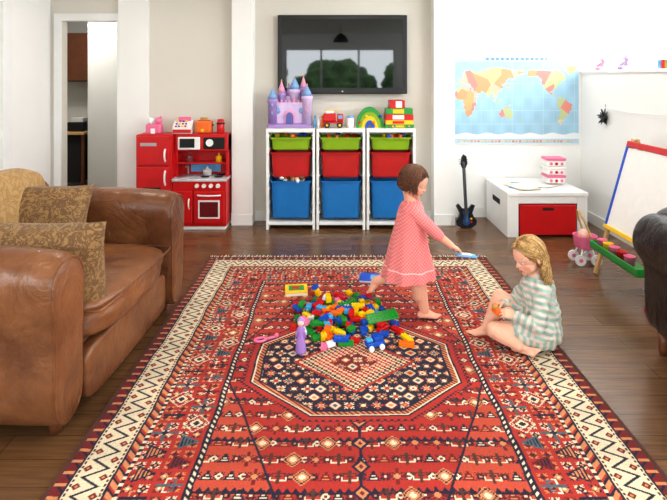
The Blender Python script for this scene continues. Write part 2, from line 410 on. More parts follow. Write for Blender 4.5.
pw=.084; zz=np.abs(np.mod(along,pw)-pw/2); dd=d-.133
z1=np.abs(dd-(zz-pw/4)*1.7)<.009
z2=(np.abs(np.abs(dd)-.038)+np.abs(zz-np.where(dd>0,0,pw/2))<.017)
z3=(np.abs(np.abs(dd)-.060)<.004)&(np.mod(along,.021)<.012)
idx[b]=np.where(z1[b],N_,np.where(z2[b],D_,np.where(z3[b],BR,CR)))
z4=b&(np.abs(np.abs(dd)-.038)+np.abs(zz-np.where(dd>0,0,pw/2))<.007); idx[z4]=OR
b=band(.20,.209); idx[b]=N_
b=band(.209,.240); idx[b]=np.where(np.mod(np.floor((along[b]+d[b])/.012),4)<2,OR,np.where(np.mod(np.floor((along[b]+d[b])/.012),4)==2,N_,R_))
b=band(.240,.255); idx[b]=np.where(np.mod(np.floor(along[b]/.015),2)==0,CR,N_)
cols=PAL[idx]
ab=.95+.12*np.sin(v*7+1.3)*np.sin(v*17)+.10*rng.standard_normal(len(u))
cols=np.clip(cols*ab[:,None],0,1)
setcol(me,cols)
g=grp('persian_rug',(0,0,0))
rugm=MV('rug_wool',.95,.5,260,.05,spec=.2)
mkobj('pile',me,g,rugm)
boxes('backing',[(RX0,RX1,RY0,RY1,.001,.0115)],M('rug_back',(90,40,32),.9),g)
bm=bmesh.new()
for yy,sg in ((RY1,1),(RY0,-1)):
    x=RX0+.005
    while x<RX1:
        ln_=.04+random.random()*.03; dx=random.uniform(-.012,.012)
        addcyl(bm,(x,yy-.005*sg,.008),(x+dx,yy+ln_*sg,.004),.003,.002,5)
        x+=.012
frombm('fringe',bm,g,cream)
# ---------------------------------------------------------------- brown leather armchair
g=grp('leather_armchair',(-1.50,2.65,0),-.04)
def arm(name,parent,y0,sgn,x0,x1,prof,mat,front_drop=.03,subs=2):
    secs=[]; cy=sum(p[0] for p in prof)/len(prof); cz=sum(p[1] for p in prof)/len(prof)
    for t,s,dz in ((0,.86,-.02),(.015,.96,-.005),(.10,1,0),(.4,1,.0),(.7,1.0,-.006),(.92,1.0,-front_drop*.6),(.985,.97,-front_drop),(1,.86,-front_drop*1.3)):
        xx=x0+(x1-x0)*t
        ring=[]
        for (py,pz) in prof:
            q=cy+(py-cy)*s; w=cz+(pz-cz)*s
            w+=dz*max(0,(pz-.3))/.45
            if pz<.11: w=pz
            ring.append(V((xx,y0+sgn*q,w)))
        secs.append(ring)
    bm=bmesh.new(); loft(bm,secs)
    o=frombm(name,bm,parent,mat,True)
    md=o.modifiers.new('s','SUBSURF'); md.levels=subs; md.render_levels=subs
    return o
prof=[(.01,.03),(.0,.25),(.005,.42),(-.012,.55),(-.02,.65),(.015,.72),(.09,.75),(.17,.735),(.215,.68),(.22,.58),(.21,.45),(.205,.25),(.205,.03)]
arm('arm_near',g,-.66,1,-.48,.47,prof,brownL)
arm('arm_far',g,.66,-1,-.48,.52,prof,brownL)
for nm,y0,sg,xp in (('piping_near',-.66,1,.457),('piping_far',.66,-1,.507)):
    cy=sum(p[0] for p in prof)/len(prof); cz=sum(p[1] for p in prof)/len(prof)
    tube(nm,g,[(xp,y0+sg*(cy+(p[0]-cy)*.93),(cz+(p[1]-cz)*.93-.03*max(0,p[1]-.3)/.45)) for p in prof],.005,brownL,True)
soft('base',g,(-.02,0,.17),(.90,.94,.26),brownL,9)
soft('front_rail',g,(.445,0,.16),(.08,.90,.23),brownL,7)
soft('seat_cushion',g,(.13,0,.37),(.80,.88,.20),brownL,4.5,lump=.05,seed=3)
tube('cushion_piping',g,[(.13+.395*a,.435*b_,.425) for a,b_ in ((-.95,-.98),(0,-1),(.93,-.99),(1,-.93),(1.0,0),(1,.93),(.93,.99),(0,1),(-.95,.98))],.005,brownL)
soft('back_frame',g,(-.39,0,.45),(.22,1.26,.74),brownL,6)
soft('back_cushion',g,(-.29,.02,.67),(.22,.84,.48),fab2,4,rot=(0,-.16,0),lump=.06,seed=5)
pillow('pillow_patterned',g,(-.16,.18,.635),.58,.40,.18,fab1,(-.34,.06,.26),1)
pillow('pillow_patterned_near',g,(.21,-.33,.575),.58,.42,.26,fab1,(.10,0,.06),4)
for i,(x,y) in enumerate(((.40,-.55),(.42,.55),(-.4,-.55),(-.4,.55))):
    cyl('foot_%d'%i,g,(x,y,0),(x,y,.07),.022,.03,cw)
# ---------------------------------------------------------------- dark leather club chair
g=grp('club_chair',(1.975,2.34,0),math.pi/2*3)
prof2=[(.075,.10),(.07,.28),(.075,.45),(.03,.49),(.0,.55),(.0,.63),(.035,.70),(.10,.73),(.165,.715),(.205,.65),(.205,.5),(.2,.28),(.2,.10)]
arm('arm_left',g,-.43,1,-.40,.40,prof2,blackL)
arm('arm_right',g,.43,-1,-.40,.40,prof2,blackL)
soft('back',g,(-.31,0,.46),(.20,.70,.60),blackL,5)
soft('back_roll',g,(-.345,0,.655),(.17,.66,.17),blackL,3)
soft('base',g,(0,0,.22),(.74,.52,.26),blackL,8)
soft('seat_cushion',g,(.06,0,.40),(.66,.46,.16),blackL,5)
bm=bmesh.new()
for i in range(4):
    for j in range(2):
        addell(bm,(-.208,-.2+.133*i+(.06 if j else 0)-.03,.50+.08*j),(.008,.012,.012),None,0,10,8)
for k in range(26):
    addell(bm,(.405,-.36,.12+.012*k),(.004,.005,.005),None,0,6,5)
frombm('buttons',bm,g,M('brass_stud',(120,90,50),.3,metal=.8),True)
for i,(x,y) in enumerate(((.32,-.3),(.32,.3),(-.32,-.3),(-.32,.3))):
    lathe('foot_%d'%i,g,(x,y,0),[(.018,0),(.026,.03),(.022,.06),(.032,.11)],cw)
# ---------------------------------------------------------------- storage unit
g=grp('toy_storage_unit',(.045,4.98,0))
fw,fd,fh=.455,.29,.94
for k in range(3):
    ox=-.695+k*.4675
    x0=ox; x1=ox+fw
    bm=bmesh.new()
    def bb(a,b_,c,d_,e,f_): addbox(bm,((a+b_)/2,(c+d_)/2,(e+f_)/2),(b_-a,d_-c,f_-e),.002)
    bb(x0,x0+.024,-.15,.15,0,fh); bb(x1-.024,x1,-.15,.15,0,fh)
    bb(x0+.024,x1-.024,-.15,.15,fh-.035,fh); bb(x0+.024,x1-.024,-.15,.15,.045,.07); bb(x0+.024,x1-.024,.135,.148,.07,fh-.03)
    for zz_ in (.50,.75,.875,.38,.16,.25): 
        bb(x0+.024,x0+.032,-.145,.13,zz_-.006,zz_+.004); bb(x1-.032,x1-.024,-.145,.13,zz_-.006,zz_+.004)
    frombm('frame_%d'%k,bm,g,white)
    cxk=(x0+x1)/2
    for nm,mat,zt,hh in (('green',green,.858,.12),('red',dred,.718,.235),('blue',blue,.453,.35)):
        bm=bmesh.new(); w2=.185; 
        rings=[]
        for (z,s,dd_) in ((zt-hh,.90,.118),(zt-hh+.012,.93,.124),(zt-.02,.99,.134),(zt-.018,1.06,.146),(zt,1.065,.148),(zt-.002,1.0,.138),(zt-.03,.98,.13),(zt-hh+.02,.90,.118)):
            ring=[]
            for i in range(32):
                a=2*math.pi*i/32; c_,s_=math.cos(a),math.sin(a); n=.22
                ring.append(V((cxk+w2*s*math.copysign(abs(c_)**n,c_),-.003+dd_*math.copysign(abs(s_)**n,s_),z)))
            rings.append(ring)
        loft(bm,rings); frombm('bin_%s_%d'%(nm,k),bm,g,mat)
        if hh>.13:
            box('label_ridge_%s_%d'%(nm,k),g,(cxk,-.138,zt-.012),(.12,.012,.02),mat,.004)
def plush(name,loc,mat,s=1.0,rz=0):
    g2=grp(name,loc,rz); bm=bmesh.new()
    addell(bm,(0,0,.04*s),(.04*s,.035*s,.04*s)); addell(bm,(0,-.01*s,.095*s),(.03*s,.028*s,.028*s))
    addell(bm,(-.024*s,0,.12*s),(.011*s,.008*s,.012*s)); addell(bm,(.024*s,0,.12*s),(.011*s,.008*s,.012*s))
    for sx in (-1,1):
        addcap(bm,(sx*.03*s,-.01*s,.06*s),(sx*.055*s,-.035*s,.04*s),.014*s,.012*s); addcap(bm,(sx*.02*s,-.02*s,.018*s),(sx*.03*s,-.06*s,.015*s),.016*s,.015*s)
    addell(bm,(0,-.038*s,.09*s),(.013*s,.01*s,.01*s))
    mkobj('body',remesh(bm,.003,2),g2,mat,True); return g2
tan=M('plush_tan',(196,140,80),.95,.15,60,.3); brn=M('plush_brown',(120,76,46),.95,.15,60,.3)
bm=bmesh.new()
for i in range(26):
    x=-.47+random.uniform(-.10,.12); addell(bm,(x,random.uniform(-.135,.0),.450+random.uniform(0,.035)),[random.uniform(.02,.030) for _ in range(3)],None,random.randrange(3),12,8)
frombm('toys_in_bin',bm,g,[tan,brn,paper],True)
bm=bmesh.new()
for i in range(30):
    k=random.randrange(3); x=-.47+k*.4675+random.uniform(-.14,.14)
    addbox(bm,(x,random.uniform(-.115,.08),.852+random.uniform(0,.02)),(.04,.03,.03),.004,Matrix.Rotation(random.random()*3,3,'Z'),random.randrange(4))
frombm('toys_in_green_bins',bm,g,[yellow,tblue,orange,red])
# ---------------------------------------------------------------- toys on top of storage
T=.94
cpale=M('castle_pale',(212,190,226)); clil=M('castle_lilac',(168,140,196)); cpink=M('castle_pink',(228,160,190)); csky=M('castle_blue',(130,165,210))
g=grp('toy_castle',(-.44,4.98,T))
B('plinth',g,-.205,.205,-.13,.12,0,.035,clil,.01)
B('wall_main',g,-.18,.18,-.03,.10,.035,.24,cpale,.008)
gate=[(-.05,0),(.05,0)]+[(.05*math.cos(a),.08+.05*math.sin(a)) for a in [math.pi*i/8 for i in range(9)]]
extr('gate',g,gate,.02,cpink,(0,-.04,.035)); 
extr('gate_inner',g,[(x*.7,z*.85) for x,z in gate],.012,M('gate_blue',(96,100,170)),(0,-.052,.035))
for i,(x,y,r,h,hc,mc) in enumerate(((-.165,-.03,.042,.25,.11,csky),(.165,-.03,.045,.28,.10,csky),(-.085,.04,.036,.31,.11,cpink),(.04,.05,.05,.34,.12,csky),(.125,.05,.03,.36,.11,cpink),(-.02,.07,.03,.27,.12,clil))):
    lathe('tower_%d'%i,g,(x,y,.03),[(r,0),(r,h-.05),(r*1.2,h-.04),(r*1.2,h-.01),(r*.9,h-.005)],cpale if i%2 else clil)
    lathe('roof_%d'%i,g,(x,y,.03+h-.006),[(r*1.15,0),(r*.75,hc*.35),(r*.3,hc*.75),(.004,hc)],mc)
    lathe('finial_%d'%i,g,(x,y,.03+h+hc-.012),[(.002,0),(.008,.008),(.002,.02)],yellow)
    for q in (-.5,.4): 
        sph('win_%d_%d'%(i,int(q*10)),g,(x,y-r*.93,.03+h*.6+q*.08),(.011,.01,.018),cpink if i%2 else csky)
bm=bmesh.new()
for i in range(9): addbox(bm,(-.16+i*.04,-.02,.25),(.02,.02,.025),.003)
frombm('battlements',bm,g,cpink)
for x in (-.11,.11): sph('rose_window_%d'%(x>0),g,(x,-.032,.16),(.022,.008,.03),csky)
g=grp('toy_bottles',(-.20,4.93,T))
for i,(x,c_) in enumerate(((0,sky),(.035,white),(.07,orange))):
    lathe('bottle_%d'%i,g,(x,0,0),[(.014,0),(.015,.06),(.008,.08),(.008,.10),(.01,.10),(.01,.115)],c_,16)
g=grp('toy_truck',(-.02,4.93,T))
B('tray',g,-.10,.09,-.055,.055,.045,.06,red,.005); B('cab',g,.03,.09,-.05,.05,.06,.13,red,.012); B('load',g,-.10,.02,-.05,.05,.06,.135,red,.01)
B('windscreen',g,.04,.08,-.052,-.049,.09,.12,sky,.001); B('load_top',g,-.08,0,-.045,.045,.135,.16,white,.01); B('ladder',g,-.09,.06,-.01,.01,.162,.17,yellow,.002)
for i,(x,y) in enumerate(((-.065,-.05),(.055,-.05),(-.065,.05),(.055,.05))):
    cyl('wheel_%d'%i,g,(x,y-.01,.028),(x,y+.01,.028),.028,None,blackp); cyl('hub_%d'%i,g,(x,y-.013,.028),(x,y+.013,.028),.012,None,yellow)
g=grp('toy_drinks_pot',(.135,4.93,T))
lathe('pot',g,(0,0,0),[(.03,0),(.035,.02),(.035,.09),(.028,.095)],paper); lathe('lid',g,(0,0,.095),[(.034,0),(.034,.015),(.01,.02)],sky)
g=grp('toy_rainbow_arch',(.32,4.95,T))
for i,(r,c_) in enumerate(((.13,tgreen),(.102,green),(.074,yellow),(.046,tblue))):
    pts=[(r*math.cos(a),r*math.sin(a)*1.5) for a in [math.pi*k/16 for k in range(17)]]
    ri=r-.026; pts+=[(ri*math.cos(a),ri*math.sin(a)*1.5) for a in [math.pi*k/16 for k in range(16,-1,-1)]]
    bm=bmesh.new()
    a_=[[V((x,yy,z)) for x,z in pts] for yy in (-.04,.04)]
    va=[bm.verts.new(p) for p in a_[0]]; vb=[bm.verts.new(p) for p in a_[1]]
    for k in range(16):
        bm.faces.new((va[k],va[k+1],va[33-k-1],va[33-k])); bm.faces.new((vb[k],vb[k+1],vb[33-k-1],vb[33-k]))
    for k in range(34): bm.faces.new((va[k],va[(k+1)%34],vb[(k+1)%34],vb[k]))
    frombm('arc_%d'%i,bm,g,c_)
for i in range(4): sph('bobble_%d'%i,g,(-.1+.066*i,-.045,.05+.06*(i%2)),.014,[red,yellow,orange,tblue][i])
g=grp('stacked_game_boxes',(.595,4.96,T))
for i,(w_,z0,z1,c_) in enumerate(((.27,0,.035,tgreen),(.26,.035,.075,yellow),(.26,.075,.13,red),(.25,.13,.185,tgreen),(.14,.185,.26,red))):
    B('box_%d'%i,g,-w_/2+(.0 if i<4 else -.02),w_/2-(.0 if i<4 else .02),-.09,.09,z0,z1,c_,.003)
    B('label_%d'%i,g,-w_/4,w_/6,-.0915,-.0895,z0+.008,z1-.008,[yellow,red,paper,yellow,paper][i],.0005)
for i in range(5): cyl('peg_%d'%i,g,(-.09+.045*i,-.098,.02),(-.09+.045*i,-.0905,.02),.008,None,[red,tblue,yellow,orange,pink][i])
# ---------------------------------------------------------------- TV
g=grp('television',(.063,5.09,1.64))
B('bezel',g,-.632,.632,-.025,.03,-.385,.385,blackp,.008)
scr=M('tv_screen',(3,3,4),.03,.0,5,spec=.72)
B('screen',g,-.585,.585,-.0275,-.024,-.325,.345,scr,0)
B('mount',g,-.2,.2,.03,.058,-.2,.2,blackp,.003)
cyl('logo',g,(0,-.027,-.360),(0,-.0255,-.360),.008,None,chrome)
# ---------------------------------------------------------------- toy kitchen
g=grp('toy_kitchen',(-1.86,4.955,0))
F=-.125
KR=red
B('fridge_body',g,0,.335,F,.125,.03,.885,KR,.012)
B('freezer_door',g,.015,.32,F-.022,F-.002,.60,.87,KR,.02); B('fridge_door',g,.015,.32,F-.022,F-.002,.05,.585,KR,.02)
tube('freezer_handle',g,[(.28,F-.02,.64),(.28,F-.045,.66),(.28,F-.045,.73),(.28,F-.02,.75)],.009,white)
tube('fridge_handle',g,[(.28,F-.02,.42),(.28,F-.045,.44),(.28,F-.045,.53),(.28,F-.02,.55)],.009,white)
B('fridge_badge',g,.05,.20,F-.026,F-.021,.78,.81,chrome,.002)
B('cordboard',g,.07,.24,F-.025,F-.021,.25,.40,blackp,.002)
B('base_body',g,.34,.84,F,.125,.03,.45,KR,.008); B('counter',g,.335,.845,F-.015,.125,.45,.475,M('counter_grey',(205,205,208),.35),.006)
B('plinth',g,.01,.83,F+.01,.12,0,.03,white,.002)
B('oven_door',g,.545,.825,F-.02,F-.002,.06,.36,KR,.025); B('oven_window_frame',g,.585,.785,F-.026,F-.02,.11,.28,white,.02); B('oven_window',g,.60,.77,F-.029,F-.025,.125,.265,M('oven_glass',(110,30,34),.15),.015)
tube('oven_handle',g,[(.58,F-.02,.325),(.60,F-.045,.325),(.77,F-.045,.325),(.79,F-.02,.325)],.008,white)
B('sink_door',g,.355,.53,F-.02,F-.002,.06,.36,KR,.02); tube('sink_handle',g,[(.50,F-.02,.2),(.50,F-.04,.215),(.50,F-.04,.275),(.50,F-.02,.29)],.007,white)
for i in range(4): cyl('knob_%d'%i,g,(.57+.065*i,F-.028,.41),(.57+.065*i,F,.41),.017,.02,white)
lathe('sink_bowl',g,(.43,-.01,.475),[(.075,0),(.078,.008),(.07,.008),(.055,.003),(.0,.002)],chrome)
tube('tap',g,[(.43,.08,.475),(.43,.08,.56),(.43,.05,.59),(.43,.01,.58),(.43,.0,.56)],.008,chrome)
for i,(x,y) in enumerate(((.62,-.03),(.75,-.03),(.62,.07),(.75,.07))): lathe('burner_%d'%i,g,(x,y,.475),[(.04,0),(.04,.006),(.03,.009),(.0,.009)],blackp)
B('back_panel',g,.34,.84,.105,.125,.475,.87,KR,.004); B('side_post',g,.815,.84,-.03,.105,.475,.87,KR,.004); B('side_post_b',g,.335,.36,-.03,.105,.475,.87,KR,.004)
B('upper_cabinet',g,.34,.84,-.05,.10,.72,.885,KR,.008); B('shelf',g,.36,.815,-.05,.10,.60,.612,KR,.003)
B('microwave_door',g,.37,.58,-.068,-.05,.735,.855,white,.012); B('microwave_window',g,.39,.53,-.072,-.067,.755,.84,blackp,.01)
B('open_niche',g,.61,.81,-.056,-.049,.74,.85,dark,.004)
B('window_pane',g,.45,.74,.10,.104,.50,.585,sky,.003)
cyl('clock',g,(.67,-.064,.80),(.67,-.057,.80),.035,None,white)
for i,(x,r,c_) in enumerate(((.46,.035,chrome),(.63,.04,white),(.74,.03,yellow))): lathe('pot_%d'%i,g,(x,.02,.612 if i!=1 else .484),[(r,0),(r,.05),(r*1.05,.052),(r*.9,.05),(r*.2,.065),(.006,.08)],c_,20)
KZ=.886
g=grp('toy_doll_house_pink',(-1.72,4.93,KZ))
B('body',g,-.07,.07,-.05,.05,0,.09,pink,.012); sph('head_a',g,(-.03,-.02,.12),.032,white); sph('head_b',g,(.04,-.01,.12),.034,pink)
B('door',g,-.02,.02,-.053,-.049,0,.05,white,.003); sph('ear_a',g,(-.05,-.02,.15),.012,white); sph('ear_b',g,(.06,-.01,.152),.012,pink)
g=grp('toy_cash_register',(-1.45,4.95,KZ))
bm=bmesh.new(); loft(bm,[[V((x,-.06,0)),V((x,.06,0)),V((x,.06,.12)),V((x,.01,.12)),V((x,-.06,.05))] for x in (-.09,.09)]); frombm('body',bm,g,M('register_white',(232,225,222),.4))
B('screen',g,-.05,.07,.0,.012,.115,.155,pink,.003)
bm=bmesh.new()
for i in range(4):
    for j in range(3): addbox(bm,(-.06+.03*i,-.045+.022*j,.068+.022*j),(.018,.014,.012),.002,Matrix.Rotation(.8,3,'X'),(i+j)%3)
frombm('keys',bm,g,[red,tblue,yellow]); B('drawer',g,-.085,.085,-.068,-.058,.008,.04,red,.003)
g=grp('toy_toaster',(-1.25,4.96,KZ)); B('body',g,-.085,.07,-.05,.05,0,.12,orange,.02); B('slot_a',g,-.06,.05,-.022,-.01,.118,.122,dark,.0); B('slot_b',g,-.06,.05,.01,.022,.118,.122,dark,.0); B('bread',g,-.04,.03,-.02,-.012,.115,.15,tan,.004); cyl('dial',g,(-.01,-.06,.03),(-.01,-.05,.03),.015,None,yellow); B('lever',g,.07,.085,-.01,.01,.07,.085,blackp,.003)
g=grp('toy_coffee_tin',(-1.10,4.96,KZ)); lathe('tin',g,(0,0,0),[(.035,0),(.037,.004),(.037,.10),(.034,.105),(.03,.13),(.0,.135)],red); lathe('lid_band',g,(0,0,.085),[(.039,0),(.039,.015)],blackp)
# ---------------------------------------------------------------- world map
MW,MH=1.30,.91
me,X,Z=gridmesh(-MW/2,MW/2,-MH/2,MH/2,430,300,0,'XZ')
lon=-20+360*(X+MW/2-.02)/(MW-.04); lat=-80+165*(Z+MH/2-.07)/(MH-.16)
def pip(poly):
    ins=np.zeros(len(lon),bool); n=len(poly)
    wob=1.6*np.sin(lat*.55+lon*.2)+1.2*np.sin(lon*.8)
    for i in range(n):
        x1,y1=poly[i]; x2,y2=poly[(i+1)%n]
        if y1==y2: continue
        c=((y1>lat)!=(y2>lat))&(lon+wob<(x2-x1)*(lat-y1)/(y2-y1)+x1); ins^=c
    return ins
polys=[[(-17,15),(-10,30),(10,37),(32,31),(43,11),(51,12),(40,-15),(33,-28),(20,-35),(12,-17),(9,4),(-8,5)],
[(-9,37),(-9,43),(0,48),(5,53),(10,58),(5,61),(15,68),(28,71),(40,67),(60,68),(60,50),(45,42),(28,41),(23,37),(15,40),(8,44),(0,38)],
[(60,68),(75,73),(105,77),(140,72),(180,68),(190,66),(162,58),(155,52),(140,54),(130,43),(122,39),(122,30),(108,20),(105,9),(100,2),(98,16),(88,22),(80,8),(73,20),(60,25),(57,18),(44,13),(35,30),(28,41),(45,42),(60,50)],
[(114,-22),(122,-17),(131,-12),(136,-12),(142,-11),(153,-26),(150,-37),(140,-38),(130,-32),(116,-35)],
[(96,5),(105,-6),(108,-5),(100,3)],[(109,1),(117,7),(118,-3),(110,-3)],[(131,-1),(150,-9),(140,-8)],[(173,-35),(178,-38),(174,-42),(167,-46),(171,-42)],
[(192,66),(204,71),(230,70),(265,68),(280,73),(300,60),(305,50),(290,44),(279,31),(279,25),(270,29),(262,22),(272,16),(283,8),(265,14),(253,23),(243,33),(236,42),(235,49),(225,58),(205,57),(195,56)],
[(283,8),(298,10),(310,0),(325,-7),(318,-23),(305,-35),(293,-45),(290,-55),(285,-45),(289,-20),(279,-5)],
[(305,78),(338,81),(335,70),(315,60),(307,68)],[(130,33),(141,42),(142,36),(133,32)],[(-6,50),(1,52),(-4,58)],[(47,-25),(50,-15),(45,-17)]]
land=np.zeros(len(lon),bool)
for p in polys: land|=pip(p)
land|=lat<-71+2*np.sin(lon*.1)
seeds=np.stack([rng.uniform(-20,340,90),rng.uniform(-60,78,90)],1)
dd=((lon[:,None]-seeds[None,:,0])**2+((lat[:,None]-seeds[None,:,1])*1.2)**2); near=dd.argmin(1)
lc=np.array([lin(c) for c in ((232,172,120),(222,140,128),(236,208,140),(188,200,150),(230,186,164),(222,160,116))])
ocean=np.array(lin((160,198,218))); col=np.tile(ocean,(len(lon),1))
col*= (1+.06*np.sin(lon*.12)*np.cos(lat*.1))[:,None]
gl=(np.mod(lon,30)<1.0)|(np.mod(lat+80,30)<1.0); col[gl]=np.array(lin((182,210,224)))
col[land]=lc[near%6][land]; col[(lat<-68)&land]=np.array(lin((232,234,236)))
bd=(np.abs(X)>MW/2-.012)|(Z<-MH/2+.012)|(Z>MH/2-.012); col[bd]=np.array(lin((230,234,238)))
bd2=((Z<-MH/2+.06)|(Z>MH/2-.07))&~bd; col[bd2]=np.array(lin((180,208,224)))
tt=(Z>MH/2-.055)&(Z<MH/2-.03)&(np.abs(X)<.32)&(np.mod(X,.05)<.034)&(np.mod(X*3.3,.05)<.04); col[tt]=np.array(lin((90,120,150)))
fl=(Z<-MH/2+.045)&(Z>-MH/2+.022)&(np.mod(X,.035)<.022)&(np.abs(X)<.58); col[fl]=lc[(np.floor(X/.035).astype(int))%6][fl]
setcol(me,np.clip(col,0,1))
g=grp('world_map_poster',(1.82,5.272,1.19))
mm_=MV('map_print',.45); mkobj('print',me,g,mm_); B('sheet',g,-MW/2,MW/2,.001,.004,-MH/2,MH/2,paper,0)
# ---------------------------------------------------------------- play table
g=grp('play_table',(1.875,4.925,0))
PW=white
B('top',g,-.365,.355,-.335,.33,.365,.40,PW,.006)
B('side_l',g,-.36,-.33,-.325,.32,0,.365,PW,.003); B('side_r',g,.32,.35,-.325,.32,0,.365,PW,.003); B('back',g,-.33,.32,.29,.31,0,.365,PW,.003)
B('front_l',g,-.33,-.26,-.325,-.31,0,.365,PW,.002); B('front_r',g,.26,.32,-.325,-.31,0,.365,PW,.002); B('front_t',g,-.26,.26,-.325,-.31,.30,.365,PW,.002)
B('drawer',g,-.25,.25,-.33,.2,.02,.29,red,.008); B('drawer_grip',g,-.05,.05,-.334,-.329,.24,.262,dark,.003)
B('side_hole',g,-.3615,-.3595,-.12,.10,.24,.29,dark,.0)
g=grp('drawing_papers',(1.80,4.88,.40))
for i in range(6): box('sheet_%d'%i,g,(random.uniform(-.15,.15),random.uniform(-.15,.12),.002+.002*i),(.21,.297,.0015),[paper,sky,paper,paper,cream,paper][i],0,(0,0,random.uniform(-1,1)))
g=grp('craft_jar_stack',(2.07,4.95,.415))
for j in range(3):
    B('tier_%d'%j,g,-.085,.085,-.07,.07,.004+j*.08,.004+j*.08+.055,paper,.01)
    B('lid_%d'%j,g,-.09,.09,-.075,.075,.004+j*.08+.055,.004+j*.08+.078,[pink,paper,pink][j],.006)
    for i in range(3): cyl('dot_%d_%d'%(j,i),g,(-.05+.05*i,-.074,.03+j*.08),(-.05+.05*i,-.069,.03+j*.08),.014,None,[pink,red,pink][i])
# ---------------------------------------------------------------- guitar
g=grp('toy_guitar',(1.225,4.885,0)); g.rotation_euler=(-.09,-.03,.0)
gb=[(.0,.0),(.05,.005),(.09,.03),(.10,.07),(.07,.11),(.06,.14),(.09,.21),(.06,.22),(.03,.185),(.0,.18),(-.03,.185),(-.065,.23),(-.09,.21),(-.06,.14),(-.07,.11),(-.10,.07),(-.09,.03),(-.05,.005)]
gbl=M('guitar_black',(20,22,30),.2,.1); 
extr('body',g,gb,.035,gbl); extr('pickguard',g,[(x*.35,.03+z*.6) for x,z in gb],.006,M('guitar_blue',(20,70,120),.3),(0,-.019,0))
B('neck',g,-.014,.014,-.030,-.010,.12,.56,blackp,.003); extr('headstock',g,[(-.018,.56),(.018,.56),(.035,.60),(.03,.67),(.0,.69),(-.02,.66),(-.03,.60)],.014,gbl,(0,-.018,0))
bm=bmesh.new()
for i in range(4):
    addcyl(bm,(-.009+.006*i,-.034,.06),(-.009+.006*i,-.032,.62),.0008,None,5)
for s_ in (-1,1):
    for k in range(3): addcyl(bm,(s_*.02,-.018,.60+.02*k),(s_*.045,-.018,.60+.02*k),.005,None,8)
frombm('strings_and_pegs',bm,g,chrome); cyl('knob_a',g,(.045,-.028,.06),(.045,-.018,.06),.009,None,red); cyl('knob_b',g,(.045,-.028,.09),(.045,-.018,.09),.009,None,yellow)
# ---------------------------------------------------------------- easel
g=grp('drawing_easel',(2.165,3.45,0))
y0,y1=-.31,.31
def rail(nm,p,q,mat,r=.016):
    a=V(p);b_=V(q); d_=(b_-a); ln_=d_.length
    bm=bmesh.new(); addbox(bm,(0,0,0),(r*2,r*1.3,ln_),.003)
    o=frombm(nm,bm,g,mat,False,(a+b_)/2); o.rotation_mode='QUATERNION'; o.rotation_quaternion=d_.to_track_quat('Z','Y'); return o
for y,mA in ((y0,red),(y1,wood)):
    rail('leg_f%d'%(y>0),(-.29,y,.0),(-.012,y,.97),mA); rail('leg_r%d'%(y>0),(.27,y,.0),(.012,y,.97),wood)
def at(h,off=0):
    return V((-.29+.28*h,0,h))
rail('rail_low',at(.20)+V((0,y0,0)),at(.20)+V((0,y1,0)),tgreen); rail('rail_mid',at(.36)+V((0,y0,0)),at(.36)+V((0,y1,0)),yellow)
ang=math.atan(.28)
box('whiteboard',g,(-.29+.28*.63-.018,0,.63),(.012,.60,.58),paper,.002,(0,ang,0))
box('board_frame_top',g,(-.045,0,.935),(.03,.64,.045),red,.006,(0,ang,0)); box('board_frame_bottom',g,(-.29+.28*.34-.02,0,.345),(.03,.64,.03),yellow,.005,(0,ang,0))
box('board_edge_a',g,(-.29+.28*.63-.022,.305,.63),(.022,.02,.60),tblue,.004,(0,ang,0)); box('board_edge_b',g,(-.29+.28*.63-.022,-.305,.63),(.022,.02,.60),yellow,.004,(0,ang,0))
bm=bmesh.new()
addbox(bm,(-.27,0,.205),(.14,.58,.012),.003); addbox(bm,(-.335,0,.225),(.01,.58,.05),.003); addbox(bm,(-.27,.285,.225),(.13,.01,.05),.003); addbox(bm,(-.27,-.285,.225),(.13,.01,.05),.003)
frombm('tray',bm,g,tgreen)
for i,(y,c_) in enumerate(((.22,pink),(.14,yellow),(.06,pink),(-.03,red),(-.12,pink))): lathe('paint_pot_%d'%i,g,(-.285,y,.212),[(.03,0),(.034,.06),(.036,.062),(.03,.06),(.028,.01),(0,.01)],c_,18)
g=grp('pink_doll_pram',(1.90,3.97,0))
lathe('bucket',g,(0,0,.11),[(.05,0),(.075,.02),(.085,.10),(.088,.105),(.08,.10),(.07,.03),(0,.02)],pink)
tube('handle',g,[(.03,-.06,.18),(-.03,-.06,.34),(-.06,0,.42),(-.03,.06,.34),(.03,.06,.18)],.008,wood)
for i,(x,y) in enumerate(((-.06,-.06),(.06,-.06),(-.06,.06),(.06,.06))):
    cyl('wheel_%d'%i,g,(x,y-.008,.04),(x,y+.008,.04),.04,None,white); cyl('hub_%d'%i,g,(x,y-.011,.04),(x,y+.011,.04),.015,None,pink); cyl('strut_%d'%i,g,(x,y,.04),(x*.6,y*.6,.12),.006,None,white)
sph('doll',g,(-.01,0,.22),.04,M('doll_skin',(240,200,180),.5))
g=grp('hanging_ornament',(2.465,4.78,1.05)); bm=bmesh.new()
for i in range(44):
    a=random.uniform(0,6.28)
    dirv=V((0,math.cos(a),math.sin(a)))*.085*random.uniform(.5,1)+V((random.uniform(-.035,.004),0,0))
    addcyl(bm,(0,0,0),dirv,.009,.003,6)
addell(bm,(0,0,0),(.02,.045,.045)); frombm('tassels',bm,g,blackp); cyl('cord',g,(0.01,0,.02),(.01,0,.12),.002,None,blackp); 
tube('wall_string',None,[(2.47,4.78,1.14),(2.47,4.5,1.125),(2.47,4.2,1.12),(2.47,3.7,1.14)],.003,white)
LZ=1.485
for i,(y,c_,nm) in enumerate(((4.95,pink,'toy_pony'),(4.55,lilac,'toy_rabbit'),)):
    plush(nm,(2.56,y,LZ),M(nm+'_fur',(225,170,195) if i==0 else (190,170,205),.9,.1,60),1.1,-math.pi/2)
